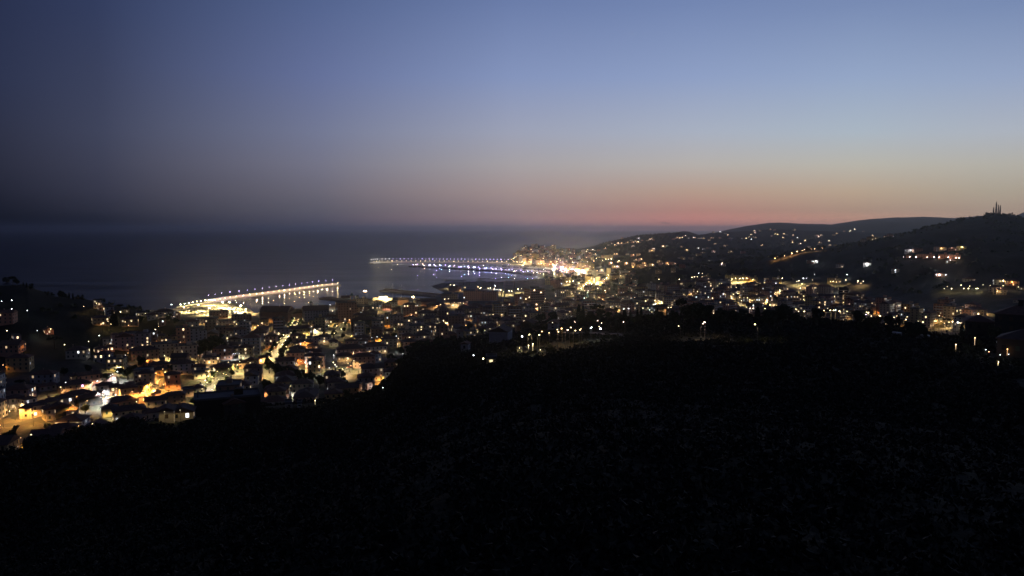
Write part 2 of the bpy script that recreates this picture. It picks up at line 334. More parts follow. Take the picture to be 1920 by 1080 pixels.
# ================================================================== builders
REG = []                                          # every countable thing, for its label
def tag(o, label=None, cat=None, group=None, kind=None):
    if label: o['label'] = label
    if cat: o['category'] = cat
    if group: o['group'] = group
    if kind: o['kind'] = kind
    return o
def empty(name, loc, rz=0.0):
    o = bpy.data.objects.new(name, None); C.objects.link(o); o.location = loc; o.rotation_euler = (0, 0, rz); o.empty_display_size = .5; return o
def reg(o, look, cat, group): o['category'] = cat; o['group'] = group; REG.append((o, look)); return o
class MB:
    def __init__(s): s.v = []; s.f = []; s.m = []
    def add(s, V, Fc, mi=0):
        b = len(s.v); s.v += V; s.f += [tuple(b+i for i in q) for q in Fc]; s.m += [mi]*len(Fc)
    def box(s, lo, hi, mi=0):
        (a, b, c), (d, e, f) = lo, hi
        s.add([(a,b,c),(d,b,c),(d,e,c),(a,e,c),(a,b,f),(d,b,f),(d,e,f),(a,e,f)], [(3,2,1,0),(4,5,6,7),(0,1,5,4),(1,2,6,5),(2,3,7,6),(3,0,4,7)], mi)
    def cyl(s, p0, p1, r0, r1, n=8, mi=0, caps=True):
        p0, p1 = Vector(p0), Vector(p1); ax = (p1-p0).normalized(); u = ax.orthogonal().normalized(); w_ = ax.cross(u)
        V = []
        for p, r in ((p0, r0), (p1, r1)):
            for i in range(n):
                t = 2*math.pi*i/n; V.append(tuple(p+u*math.cos(t)*r+w_*math.sin(t)*r))
        Fc = [(i, (i+1) % n, n+(i+1) % n, n+i) for i in range(n)]
        if caps: Fc += [tuple(range(n-1, -1, -1)), tuple(range(n, 2*n))]
        s.add(V, Fc, mi)
    def lathe(s, prof, n=10, mi=0, ctr=(0, 0)):
        V = []; Fc = []
        for r, z in prof:
            for i in range(n):
                t = 2*math.pi*i/n; V.append((ctr[0]+math.cos(t)*r, ctr[1]+math.sin(t)*r, z))
        for k in range(len(prof)-1):
            for i in range(n): Fc.append((k*n+i, k*n+(i+1) % n, (k+1)*n+(i+1) % n, (k+1)*n+i))
        Fc.append(tuple(range(n-1, -1, -1))); Fc.append(tuple(range((len(prof)-1)*n, len(prof)*n)))
        s.add(V, Fc, mi)
    def build(s, name, mats, parent=None, smooth=False, loc=None):
        o = bpy.data.objects.new(name, mesh(name, s.v, s.f, mats, s.m, smooth))
        if loc: o.location = loc
        return put(o, parent)
def link_copy(o, parent=None, loc=None):
    c = o.copy(); C.objects.link(c); c.parent = parent
    if loc is not None: c.location = loc
    return c

WALL = {  # painted render of the houses
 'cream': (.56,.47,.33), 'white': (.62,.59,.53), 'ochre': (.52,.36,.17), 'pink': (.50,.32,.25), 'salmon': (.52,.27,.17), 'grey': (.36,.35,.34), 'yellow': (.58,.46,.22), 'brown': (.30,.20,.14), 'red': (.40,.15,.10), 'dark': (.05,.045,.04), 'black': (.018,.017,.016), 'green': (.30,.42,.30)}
MW = {k: mat('wall_'+k, c, .9, .22, .45) for k, c in WALL.items()}
M = dict(
 tile=mat('roof_tile', (.16,.085,.055), .9, .45, .8), tile2=mat('old_roof_tile', (.12,.075,.055), .9, .4, .8), flat=mat('roof_felt', (.10,.10,.10), .9, .3, .5),
 glass=mat('window_glass', (.02,.025,.03), .15, .1, .5, .5), shutter=mat('shutter', (.05,.09,.06), .7), shutter2=mat('brown_shutter', (.10,.06,.035), .7),
 conc=mat('concrete', (.34,.32,.29), .9, .3, .4), stone=mat('harbour_stone', (.25,.23,.20), .95, .5, .35, bump=.4), rock=mat('breakwater_rock', (.07,.065,.06), .95, .5, .5, bump=.8),
 asphalt=mat('asphalt', (.055,.053,.05), .85, .3, .3), pave=mat('paving', (.30,.28,.24), .9, .3, .4), iron=mat('lamp_iron', (.06,.06,.065), .5, .2, 2, .5), pale=mat('pale_metal', (.45,.45,.45), .5, .15, 1, .5),
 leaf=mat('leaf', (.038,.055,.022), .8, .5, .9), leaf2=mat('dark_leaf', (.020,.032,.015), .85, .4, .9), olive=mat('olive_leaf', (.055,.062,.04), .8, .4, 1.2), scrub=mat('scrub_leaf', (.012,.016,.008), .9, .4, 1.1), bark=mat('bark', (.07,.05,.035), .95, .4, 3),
 hull=mat('hull_white', (.7,.7,.7), .35, .05, 1, .5), hullb=mat('hull_blue', (.05,.08,.2), .35, .1, 1, .5), mast=mat('mast', (.55,.55,.55), .4, .1, 1, .5), sand=mat('sand', (.42,.34,.23), .95, .2, .3),
 copper=mat('dome_copper', (.14,.20,.16), .6, .3, .6), cloud=mat('dusk_cloud', (.10,.09,.10), 1, .2, .01))
CARS = [mat('car_paint_'+n, c, .35, .05, 1, .5) for n, c in (('white', (.7,.7,.7)), ('grey', (.2,.2,.21)), ('black', (.03,.03,.03)), ('red', (.35,.04,.03)), ('blue', (.05,.1,.25)), ('silver', (.45,.45,.46)))]
TINT = {'w': (1, .64, .28), 'o': (1, .46, .10), 'y': (1, .77, .34), 'c': (.90, .94, 1.0), 'p': (1, .62, .45), 'v': (.38, .30, 1), 'b': (.22, .45, 1), 'g': (.45, 1, .6), 'm': (1, .35, .9), 'r': (1, .25, .12)}
NAMES = {'w': 'warm white', 'o': 'orange', 'y': 'yellow', 'c': 'cold white', 'p': 'pinkish', 'v': 'violet', 'b': 'blue', 'g': 'green', 'm': 'magenta', 'r': 'red'}
_g = {}
def G(k, s):
    s = float(s)
    if (k, s) not in _g: _g[(k, s)] = glow('glow_%s_%d' % (NAMES[k].replace(' ', '_'), s), tuple(.12+.88*c for c in TINT[k]), s)
    return _g[(k, s)]

_ld = {}
def light(k, power, kind='SPOT', parent=None, loc=(0, 0, 0), size=.25, ang=158):
    key = (k, round(power), kind, ang)
    if key not in _ld:
        d = bpy.data.lights.new('lamp_light', kind); d.color = TINT[k]; d.energy = power; d.shadow_soft_size = size
        if kind == 'SPOT': d.spot_size = R(ang); d.spot_blend = .35
        _ld[key] = d
    o = bpy.data.objects.new('lamp_light', _ld[key]); o.location = loc; return put(o, parent)

# ---- street lamps: pole, arm with lantern, and the light it gives
_lm = {}
def lamp_meshes(style, k, s, z):
    key = (style, k, s, z)
    if key in _lm: return _lm[key]
    if ('pole', style) not in _lm:
        b = MB()
        if style == 'street': b.cyl((0,0,-.3), (0,0,6.9), .10, .06, 6); b.cyl((0,0,6.85), (.9,0,7.15), .045, .04, 5); b.cyl((0,0,0), (0,0,.5), .17, .15, 6)
        elif style == 'mast': b.cyl((0,0,-.3), (0,0,6.9), .16, .09, 6); b.box((-.55,-.08,6.8), (.55,.08,6.95)); b.cyl((0,0,0), (0,0,.6), .3, .26, 6)
        else: b.cyl((0,0,-.3), (0,0,6.4), .10, .07, 6); b.cyl((0,0,6.4), (0,0,6.55), .2, .2, 6)
        _lm[('pole', style)] = mesh('pole', b.v, b.f, M['iron'])
    b = MB()
    if style == 'street': b.lathe([(r*z, 7.12+(h-7.12)*z) for r, h in ((.05,6.92),(.24,6.98),(.29,7.1),(.2,7.24),(.05,7.3))], 8, 0, (.95, 0))
    elif style == 'mast':
        for x in (-.22, .22): b.lathe([(r*z, 6.68+(h-6.68)*z) for r, h in ((.08,6.5),(.27,6.6),(.30,6.75),(.1,6.85))], 8, 0, (x*z, 0))
    else: b.lathe([(r*z, 6.9+(h-6.9)*z) for r, h in ((.08,6.52),(.30,6.66),(.40,6.92),(.30,7.18),(.08,7.3))], 8)
    _lm[key] = (_lm[('pole', style)], mesh('lantern', b.v, b.f, G(k, s)))
    return _lm[key]
LAMPN = {'street': 'street_lamp', 'mast': 'floodlight_mast', 'globe': 'globe_lamp', 'bracket': 'wall_lamp'}
LAMPK = [('lanes', 'lane_lamp'), ('facade', 'entrance_lamp'), ('tree lined', 'road_lamp'), ('valley street', 'road_lamp'), ('side street', 'road_lamp'), ('avenue', 'road_lamp'), ('curving', 'road_lamp'), ('far pier', 'pier_lamp'), ('pier', 'pier_lamp'), ('marina', 'marina_lamp'), ('promenade', 'promenade_lamp'), ('far harbour', 'harbour_lamp'), ('village', 'village_lamp'), ('old village', 'village_lamp'), ('western valley', 'avenue_lamp'), ('far hills', 'hillside_lamp'), ('left hill', 'hillside_lamp'), ('slope', 'garden_lamp'), ('orange road', 'road_lamp'), ('street', 'street_lamp'), ('terrace', 'hillside_lamp'), ('floodlights', 'ground_floodlight')]  # facade kind: lamps added to light house fronts
def lamp(p, k='w', power=500, h=7.0, style='street', s=None, rz=None, group='street lamps in the town', kind='SPOT', look=None, lit=True):
    d = math.hypot(p[0], p[1])
    z = 1.0 if d < 900 else 1.6 if d < 1800 else 2.8
    if s is None: s = min(3.2, max(.3, power/1100))*4.5
    else: s = s/17.0 if d < 900 else s/30.0 if d < 1800 else s/50.0
    s = s*(d/650 if d > 650 else 1)**2/z**2/(h/7.0)**2*float(rng.lognormal(-.1, .45)); s = round(1.35**round(math.log(max(s, .8))/math.log(1.35)), 1); power = power*((8.0 if k == 'o' else 7.4) if float(hfast(np.array([p[0]]), np.array([p[1]]), True)[1][0]) < .3 else .8 if d < 1800 else 2.6)*(.85 if 1350 < d < 2100 else .6 if d > 2200 else 1)
    e = empty(next((v for k_, v in LAMPK if k_ in group), LAMPN[style]) if style != 'mast' else LAMPN[style], p, rng.uniform(0, 6.28) if rz is None else rz); sc_ = h/7.0; e.scale = (sc_,)*3
    pm, lm = lamp_meshes(style, k, s, z)
    put(bpy.data.objects.new('pole', pm), e); put(bpy.data.objects.new('lantern', lm), e)
    if lit and power > 0:
        x = {'street': (.95,0,7.12-.2*z-.25), 'mast': (0,0,6.68-.18*z-.3), 'globe': (0,0,6.9-.38*z-.25) if kind == 'SPOT' else (0,0,6.9+.28*z+.35)}[style]
        light(k, power, kind, e, x)
    return reg(e, look or (NAMES[k]+' '+{'street': 'street lamp', 'mast': 'tall floodlight', 'globe': 'globe lamp', 'bracket': 'wall lamp'}[style]), 'street lamp' if style != 'mast' else 'floodlight', group)

# ---- houses
ST = ['', 'one', 'two', 'three', 'four', 'five', 'six', 'seven', 'eight', 'nine', 'ten', 'eleven', 'twelve']
_wm = {}
def pane(wd, ht, k, s):
    key = (round(wd, 1), round(ht, 1), k, s)
    if key not in _wm:
        b = MB(); b.box((-wd/2, -.05, 0), (wd/2, .05, ht)); _wm[key] = mesh('lit_window', b.v, b.f, G(k, s))
    return _wm[key]
def house(p, w_, dp, st, rz, col='cream', roof='hip', lit=0, name='house', cat='house', group='houses of the town', H=None, litk=None, lits=None, balc=False, chim=True, win=True, litspots=(), look=None, plinth=5.0, pitch=.30):
    if name == 'house': name = 'town_house' if st > 2 else 'villa' if roof == 'hip' else 'house'
    e = empty(name, p, rz); H = H or st*3.05+.7; hx, hy = w_/2, dp/2
    b = MB(); V = [(-hx,-hy,-plinth),(hx,-hy,-plinth),(hx,hy,-plinth),(-hx,hy,-plinth),(-hx,-hy,H),(hx,-hy,H),(hx,hy,H),(-hx,hy,H)]
    Fc = [(0,1,5,4),(1,2,6,5),(2,3,7,6),(3,0,4,7)]
    rh = (min(hx, hy)+.5)*pitch*1.6
    along = hx >= hy                                # the ridge runs the long way
    if roof in ('gable', 'gablef'):
        if roof == 'gablef': along = False; rh = (hx+.5)*pitch*1.6
        if along: V += [(-hx,0,H+rh-.1),(hx,0,H+rh-.1)]; Fc += [(3,7,8,4)[1:]+() if False else (4,8,7),(5,6,9)]
        else: V += [(0,-hy,H+rh-.1),(0,hy,H+rh-.1)]; Fc += [(4,5,8),(6,7,9)]
    b.add(V, Fc); b.box((-hx-.03,-hy-.03,-plinth+.1), (hx+.03,hy+.03,.6), 0)
    b.build('wall', MW[col], e)
    # roof
    b = MB(); o_ = .55; ex, ey = hx+o_, hy+o_
    if roof == 'flat':
        b.box((-hx-.15,-hy-.15,H), (hx+.15,hy+.15,H+.18)); t = .22
        for lo, hi in (((-hx-.15,-hy-.15,H+.18), (hx+.15,-hy-.15+t,H+.85)), ((-hx-.15,hy+.15-t,H+.18), (hx+.15,hy+.15,H+.85)), ((-hx-.15,-hy-.15+t,H+.18), (-hx-.15+t,hy+.15-t,H+.85)), ((hx+.15-t,-hy-.15+t,H+.18), (hx+.15,hy+.15-t,H+.85))): b.box(lo, hi)
        ro = b.build('roof', M['flat'], e)
        if w_ > 11: h_ = MB(); cx_ = hx*.35; h_.box((cx_-1.8,-1.5,H+.18), (cx_+1.8,1.5,H+2.7)); h_.build('stair_hut', MW[col], ro)
    else:
        z0, z1 = H-.02, H+.16
        if roof == 'hip':
            r_ = max(hx-hy, 0)*(1 if along else 0); q = max(hy-hx, 0)*(0 if along else 1)
            rid = [(-r_-.01, -q, H+rh), (r_+.01, q, H+rh)] if along else [(0, -q-.01, H+rh), (0, q+.01, H+rh)]
        else:
            rid = [(-ex,0,H+rh),(ex,0,H+rh)] if along else [(0,-ey,H+rh),(0,ey,H+rh)]
        V = [(-ex,-ey,z0),(ex,-ey,z0),(ex,ey,z0),(-ex,ey,z0),(-ex,-ey,z1),(ex,-ey,z1),(ex,ey,z1),(-ex,ey,z1)] + rid
        Fc = [(3,2,1,0),(0,1,5,4),(1,2,6,5),(2,3,7,6),(3,0,4,7)]
        Fc += [(4,5,9,8),(5,6,9),(6,7,8,9),(7,4,8)] if along else [(4,5,8),(5,6,9,8),(6,7,9),(7,4,8,9)]
        b.add(V, Fc); ro = b.build('roof', M['tile'] if rng.random() < .6 else M['tile2'], e)
        if chim and w_ > 6:
            h_ = MB(); cx_, cy_ = rng.uniform(-.5, .5)*hx, rng.uniform(-.35, .35)*hy; h_.box((cx_-.35,cy_-.35,H), (cx_+.35,cy_+.35,H+rh+.9)); h_.box((cx_-.45,cy_-.45,H+rh+.9), (cx_+.45,cy_+.45,H+rh+1.05)); h_.build('chimney', MW['brown'], ro)
    # windows: all the dark ones of a house are one part (each is a pixel or two), each lit one is a part
    cam_l = Vector((-p[0], -p[1], 0)); c_, s_ = math.cos(-rz), math.sin(-rz); cl = (cam_l.x*c_-cam_l.y*s_, cam_l.x*s_+cam_l.y*c_)
    faces = [('x', -1, w_, hy, cl[1] < 0), ('x', 1, w_, hy, cl[1] > 0), ('y', -1, dp, hx, cl[0] < 0), ('y', 1, dp, hx, cl[0] > 0)]
    b = MB(); slots = []
    fh = (H-.5)/max(st, 1)
    for ax, sg, ln, off, vis in faces:
        n = max(1, int(ln/3.3)); 
        for fl in range(st):
            for i in range(n):
                u = (i+.5)/n*ln-ln/2+(rng.uniform(-.15, .15) if win else 0); zz = fl*fh+fh*.36+.3; ww, wh = 1.15, min(1.65, fh*.52)
                slots.append((ax, sg, off, u, zz, ww, wh, vis))
    vis = [i for i, q in enumerate(slots) if q[7]]
    pick = set(int(i) for i in rng.choice(vis, min(lit, len(vis)), replace=False)) if lit and vis else set()
    for fx, fy in litspots:                           # lit windows at a given place of the front
        cand = [i for i in vis if slots[i][0] == 'x']
        if cand: pick.add(min(cand, key=lambda i: (slots[i][3]/w_+.5-fx)**2+(slots[i][4]/H-fy)**2))
    for i, (ax, sg, off, u, zz, ww, wh, v_) in enumerate(slots):
        if i in pick:
            o = bpy.data.objects.new('lit_window', pane(ww, wh, litk or ('w' if rng.random() < .82 else 'c'), round((.28*(lits or 8)*float(rng.choice([.12, .3, .6, 1.2])))*4)/4+.25)); o.location = (u, sg*(off+.02), zz) if ax == 'x' else (sg*(off+.02), u, zz)
            if ax == 'y': o.rotation_euler = (0, 0, math.pi/2)
            put(o, e); continue
        mi = 0 if rng.random() < .45 else 1
        def bx(u0, u1, za, zb, t, m_):
            if ax == 'x': ya, yb = sorted((sg*(off-.02), sg*(off+t))); b.box((u0,ya,za), (u1,yb,zb), m_)
            else: xa, xb = sorted((sg*(off-.02), sg*(off+t))); b.box((xa,u0,za), (xb,u1,zb), m_)
        bx(u-ww/2, u+ww/2, zz, zz+wh, .05, mi)
    if b.v and win: o = b.build('window', [M['glass'], M['shutter'] if rng.random() < .5 else M['shutter2']], e); o['kind'] = 'stuff'
    if balc:
        bw = w_*.8; b = MB(); b.box((-bw/2,-hy-1.35,0), (bw/2,-hy-.0,.16)); b.box((-bw/2,-hy-1.35,.16), (bw/2,-hy-1.25,1.05)); bm_ = mesh('balcony', b.v, b.f, MW['white' if col != 'white' else 'cream'])
        sgn = 1 if cl[1] < 0 else -1
        for fl in range(1, st): o = bpy.data.objects.new('balcony', bm_); o.location = (0, 0, fl*fh+.15); o.rotation_euler = (0, 0, 0 if sgn > 0 else math.pi); put(o, e)
    rt = {'hip': 'hipped', 'gable': 'gabled', 'gablef': 'gabled', 'flat': 'flat'}[roof]
    reg(e, look or '%s %s storey %s %s' % (col if col != 'dark' else 'dark', ST[min(st, 12)], rt+' roofed' if rt == 'flat' else rt, cat), cat, group)
    e['rad'] = max(w_, dp)/2
    return e
HBR = []                                             # what is to stay in sight: sides, eaves, foot, distance
FOOT = []                                            # footprints taken: x, y, radius
def hb(x0, x1, yt, yb, col='cream', roof='hip', rot=0, dp=None, spots=(), lit=0, st=None, label=None, **k):
    """a building given by what one sees of it: sides, eaves and foot in the photograph; it is built standing on the ground there"""
    p = at((x0+x1)/2, yb, 0, x0 > 1100 and yb < np.interp((x0+x1)/2, _hp, _hy)+3); d = math.hypot(p.x, p.y); face = -math.atan2(p.x, p.y)
    w_ = (x1-x0)/F*d; h_ = (yb-yt)/F*d*1.02
    st = st or max(1, round((h_-.6)/3.05)); dp = dp or min(max(w_*.6, 8), 16)
    q = p + Vector((p.x, p.y, 0)).normalized()*dp*.5
    e = house((q.x, q.y, p.z-.1), w_, dp, st, face+R(rot), col, roof, lit, H=h_, litspots=spots, **k)
    FOOT.append((q.x, q.y, max(w_, dp)*.62)); HBR.append((x0, x1, yt, yb, d))
    if label: e['label'] = label; REG[:] = [r for r in REG if r[0] is not e]
    return e

# ---- trees
def leaf_cloud(pts, size, jit=.4):
    """one small quad per point, turned at random"""
    n = len(pts); a = rng.normal(size=(n, 3)); a /= np.linalg.norm(a, axis=1)[:, None]; b = np.cross(a, rng.normal(size=(n, 3))); b /= np.linalg.norm(b, axis=1)[:, None]
    s = size*(1+jit*rng.uniform(-1, 1, (n, 1))); a = a*s; b = b*s*.7
    return np.stack([pts-a-b, pts+a-b, pts+a+b, pts-a+b], 1).reshape(-1, 3)
def quads_mesh(name, V, m, k=4):
    n = len(V)//k; me = bpy.data.meshes.new(name); me.vertices.add(len(V)); me.vertices.foreach_set('co', V.astype(np.float32).ravel())
    me.loops.add(len(V)); me.loops.foreach_set('vertex_index', np.arange(len(V), dtype=np.int32)); me.polygons.add(n); me.polygons.foreach_set('loop_start', np.arange(0, len(V), k, dtype=np.int32))
    me.update(calc_edges=True); me.materials.append(m); return me
def ball(n, c, r, flat=1.0):
    q = rng.normal(size=(n, 3)); q /= np.linalg.norm(q, axis=1)[:, None]; q *= r*rng.uniform(.45, 1, (n, 1))**.5; q[:, 2] *= flat; return q+np.array(c)
TREES = {}
def tree_proto(kind, m, n=1100):                      # crowns for a tree 10 m tall
    parts = []; tr = MB()
    if kind == 'round':
        tr.cyl((0,0,-.5), (.1,0,3.4), .32, .22, 7)
        for i in range(13):
            t = rng.uniform(0, 6.28); r = rng.uniform(.6, 2.9); z = rng.uniform(3.4, 8.6); r *= 1-.55*abs(z-5.6)/3.4
            c = (math.cos(t)*r, math.sin(t)*r, z); parts.append(ball(n//13, c, rng.uniform(1.0, 1.7), .8)); tr.cyl((.05,0,2.6), c, .13, .04, 4)
        size = .30
    elif kind == 'pine':
        tr.cyl((0,0,-.5), (.3,.1,7.6), .33, .18, 7)
        for i in range(14):
            t = rng.uniform(0, 6.28); r = 3.4*math.sqrt(rng.random()); c = (.3+math.cos(t)*r, math.sin(t)*r, 8.6-.10*r*r+rng.uniform(-.3, .4)); parts.append(ball(n//14, c, rng.uniform(1.0, 1.5), .5)); tr.cyl((.25,.1,6.6), c, .10, .03, 4)
        size = .27
    elif kind == 'cypress':
        tr.cyl((0,0,-.5), (0,0,2), .2, .16, 6)
        z = rng.uniform(.7, 10, n); rr = .95*np.sin(np.clip((z-.4)/9.8, 0, 1)**.62*np.pi)**.75+.05; t = rng.uniform(0, 6.28, n); k = rng.uniform(.5, 1, n)**.5
        parts.append(np.stack([np.cos(t)*rr*k, np.sin(t)*rr*k, z], 1)); size = .24
    elif kind == 'palm':
        tr.cyl((0,0,-.5), (.2,0,8.2), .22, .18, 7)
        for i in range(18):
            t = i*2.4; el_ = rng.uniform(-.5, 1.0)
            for j in range(n//30):
                s = (j+1)/(n//30)*3.1; parts.append(np.array([[.2+math.cos(t)*s*math.cos(el_*.6), math.sin(t)*s*math.cos(el_*.6), 8.3+s*el_*.7-.16*s*s]])+rng.normal(0, .07, (1, 3)))
        size = .24
    V = leaf_cloud(np.concatenate(parts), size)
    return quads_mesh('crown', V, m), mesh('trunk', tr.v, tr.f, M['bark'])
for k_, n_ in (('round', 3), ('pine', 2), ('cypress', 2), ('palm', 1)):
    TREES[k_] = [tree_proto(k_, M['leaf2'] if k_ in ('cypress', 'pine') else M['leaf'], 1500 if k_ == 'round' else 1200) for _ in range(n_)]
TREES['olive'] = [tree_proto('round', M['olive'], 700) for _ in range(2)]
TL = {'round': 'round leafy tree', 'pine': 'umbrella pine', 'cypress': 'slender dark cypress', 'palm': 'tall palm tree', 'olive': 'olive tree'}
def tree(p, kind='round', h=10, wide=1.0, group='trees among the houses', label=None):
    cm, tm_ = TREES[kind][int(rng.integers(len(TREES[kind])))]
    e = empty({'round': 'broadleaf_tree', 'pine': 'pine_tree', 'cypress': 'cypress_tree', 'palm': 'palm_tree', 'olive': 'olive_tree'}[kind], p, rng.uniform(0, 6.28)); s = h/10.0; e.scale = (s*wide, s*wide, s)
    put(bpy.data.objects.new('trunk', tm_), e); put(bpy.data.objects.new('crown', cm), e)
    if label: return tag(e, label, 'tree', group)
    return reg(e, ('tall ' if h > 11 else 'small ' if h < 6 else '')+TL[kind], 'tree', group)
def tree_px(px, yb, yt, kind='round', wide=1.0, **k):   # a tree whose foot and tip are seen at these rows
    p = at(px, yb); d = math.hypot(p.x, p.y); return tree(p, kind, (yb-yt)/F*d, wide, **k)

# ================================================================== harbours and shore
def ribbon(name, pts, width, z0, z1, mats, mi_top=0, parent=None, side=0.0):
    """a solid strip of constant width along world points (top at z1, foot at z0)"""
    P = [Vector((p[0], p[1], 0)) for p in pts]; V = []; n = len(P)
    for i, p in enumerate(P):
        t = (P[min(i+1, n-1)]-P[max(i-1, 0)]).normalized(); nn = Vector((-t.y, t.x, 0))
        a = p+nn*(side+width/2); b = p+nn*(side-width/2); za = z1[i] if isinstance(z1, (list, tuple)) else z1; zb = z0[i] if isinstance(z0, (list, tuple)) else z0
        V += [(a.x,a.y,zb),(b.x,b.y,zb),(b.x,b.y,za),(a.x,a.y,za)]
    Fc = [(3,2,1,0)] + [(4*(n-1),4*(n-1)+1,4*(n-1)+2,4*(n-1)+3)]
    for i in range(n-1):
        for j in range(4): Fc.append((4*i+j, 4*i+(j+1) % 4, 4*i+4+(j+1) % 4, 4*i+4+j))
    o = bpy.data.objects.new(name, mesh(name, V, Fc, mats)); return put(o, parent)
def along(pts, n):
    P = [Vector((p[0], p[1], 0)) for p in pts]; L_ = [0]
    for a, b in zip(P, P[1:]): L_.append(L_[-1]+(b-a).length)
    out_ = []
    for k in range(n):
        s = L_[-1]*(k+.5)/n; i = next(i for i in range(len(P)-1) if L_[i+1] >= s); t = (s-L_[i])/(L_[i+1]-L_[i]); d = (P[i+1]-P[i]).normalized()
        out_.append((P[i].lerp(P[i+1], t), d))
    return out_
def rocks(name, pts, width, n, zt, parent, size=2.2, side=0.0):
    V = []; Fc = []
    for p, d in along(pts, n):
        nn = Vector((-d.y, d.x, 0))
        for k in range(3):
            c = p+nn*(side+rng.uniform(-.5, .5)*width)+d*rng.uniform(-3, 3); s = size*rng.uniform(.6, 1.2); z = zt*rng.uniform(.2, 1.0)
            b = len(V); V += [tuple(c+Vector((rng.uniform(.5, 1)*s*x, rng.uniform(.5, 1)*s*y, z+s*.6*q))) for x, y, q in ((-1,-1,-1),(1,-1,-1),(1,1,-1),(-1,1,-1),(-.7,-.7,.8),(.7,-.7,.8),(.7,.7,.8),(-.7,.7,.8))]
            Fc += [tuple(b+i for i in q) for q in ((4,5,6,7),(0,1,5,4),(1,2,6,5),(2,3,7,6),(3,0,4,7))]
    o = put(bpy.data.objects.new(name, mesh(name, V, Fc, M['rock'])), parent); o['kind'] = 'stuff'; return o

# the long lit pier of the near harbour
PIER = [tuple(P0(*q)[:2]) for q in ((392,569.5),(428,562.5),(470,557.5),(520,550.5),(570,543.5),(600,539),(634,535.5))]
pr = empty('pier', (0, 0, 0)); tag(pr, 'long lit stone pier reaching out past the near harbour', 'pier')
ribbon('deck', PIER, 15, -3, 2.1, M['stone'], parent=pr); ribbon('sea_wall', PIER, 2.2, 0, 5.4, M['stone'], parent=pr, side=7.4); ribbon('upper_walk', PIER, 3.2, 2.1, 4.2, M['conc'], parent=pr, side=4.6)
rocks('rock_armour', PIER, 7, 110, 1.6, pr, 2.0, 12)
for q, d in along(PIER, 46):                          # buttresses of the walk, seen as the dark and light bays along the deck
    b = MB(); b.box((-.35,-.5,2.1), (.35,.5,4.15)); o = b.build('buttress', M['conc'], pr); nn = Vector((-d.y, d.x, 0)); o.location = (*(q+nn*2.5)[:2], 0); o.rotation_euler = (0, 0, math.atan2(d.y, d.x))
for i, (q, d) in enumerate(along(PIER, 19)):
    nn = Vector((-d.y, d.x, 0)); c = q+nn*7.2
    lamp((c.x, c.y, 5.3), 'v', 1500, 7.2, 'street', 300, math.atan2(-nn.y, -nn.x), 'lamps along the long pier', look='tall violet sea wall lamp')
for i, (q, d) in enumerate(along(PIER, 24)):
    nn = Vector((-d.y, d.x, 0)); c = q-nn*5.6
    lamp((c.x, c.y, 2.0), 'w' if i % 4 else 'y', 1700, 3.4, 'globe', 150, 0, 'low lamps on the pier edge', 'POINT', look='low warm pier edge lamp')
SEAW = [tuple(P0(*q)[:2]) for q in ((331,580.4),(350,576.8),(372,572.8),(393,569.4))]
sw = ribbon('sea_wall', SEAW, 1.4, 0, 3.4, M['conc']); tag(sw, 'low lit sea wall between the beach and the long pier', 'wall')
for i, (q, d) in enumerate(along(SEAW, 8)):
    nn = Vector((-d.y, d.x, 0)); c = q-nn*3.5
    lamp((c.x, c.y, 2.2), 'y' if i % 3 else 'w', 1800, 5.0, 'globe', 260, 0, 'promenade lamps at the quay sea wall', 'POINT', look='warm globe lamp at the quay sea wall')
# second mole, outer mole, the far harbour's pier and its rock breakwater
M2 = [tuple(P0(*q)[:2]) for q in ((604,560.2),(625,562.2),(650,564),(676,565),(705,565))]
m2 = empty('mole', (0, 0, 0)); tag(m2, 'low stone mole closing the near harbour below the tall floodlight', 'mole'); ribbon('deck', M2, 13, -3, 2.0, M['stone'], parent=m2); ribbon('parapet', M2, 1.2, 1.9, 3.3, M['stone'], parent=m2, side=5.6)
M3 = [tuple(P0(*q)[:2]) for q in ((716,546.2),(735,547.6),(765,551),(800,554.5),(822,556.5))]
m3 = empty('outer_mole', (0, 0, 0)); tag(m3, 'pale lit concrete mole behind the harbour silos', 'mole'); ribbon('deck', M3, 14, -3, 2.2, M['conc'], parent=m3); ribbon('sea_wall', M3, 1.6, 0, 5.2, M['conc'], parent=m3, side=6.6); rocks('rock_armour', M3, 6, 45, 1.5, m3, 2.0, 11)
FP = [tuple(P0(*q)[:2]) for q in ((697,494.3),(712,493.1),(760,492.8),(820,493.2),(880,493.6),(955,494.2))]
fp = empty('far_pier', (0, 0, 0)); tag(fp, 'thin lit pier of the far harbour with a row of lamps', 'pier'); ribbon('deck', FP, 16, -3, 2.4, M['conc'], parent=fp); ribbon('sea_wall', FP, 1.6, 0, 4.6, M['conc'], parent=fp, side=7.0); rocks('rock_armour', FP, 7, 80, 1.6, fp, 2.4, 12)
BW = [tuple(P0(*q)[:2]) for q in ((768,499.6),(800,501.2),(850,504),(900,507),(950,511),(1003,516.2))]
bw = empty('breakwater', (0, 0, 0)); tag(bw, 'dark rock breakwater in front of the violet lit marina', 'breakwater'); ribbon('crest', BW, 9, -3, 3.6, M['rock'], parent=bw); rocks('rock_armour', BW, 16, 150, 2.4, bw, 2.6); ribbon('quay', BW, 12, -3, 2.0, M['conc'], parent=bw, side=11)
for i, (q, d) in enumerate(along(FP, 40)):
    nn = Vector((-d.y, d.x, 0)); c = q+nn*6.8
    lamp((c.x, c.y, 4.5), 'v' if i > 6 else 'c', 2600, 9.5, 'street', float(rng.choice([160, 260, 360])), 0, 'lamps along the far pier', look='small violet far pier lamp')
for i, (q, d) in enumerate(along(FP, 30)):
    nn = Vector((-d.y, d.x, 0)); c = q-nn*4
    lamp((c.x, c.y, 2.3), 'y', 2200, 5, 'globe', 90, 0, 'low lamps on the far pier deck', 'POINT', look='low yellow far pier lamp')
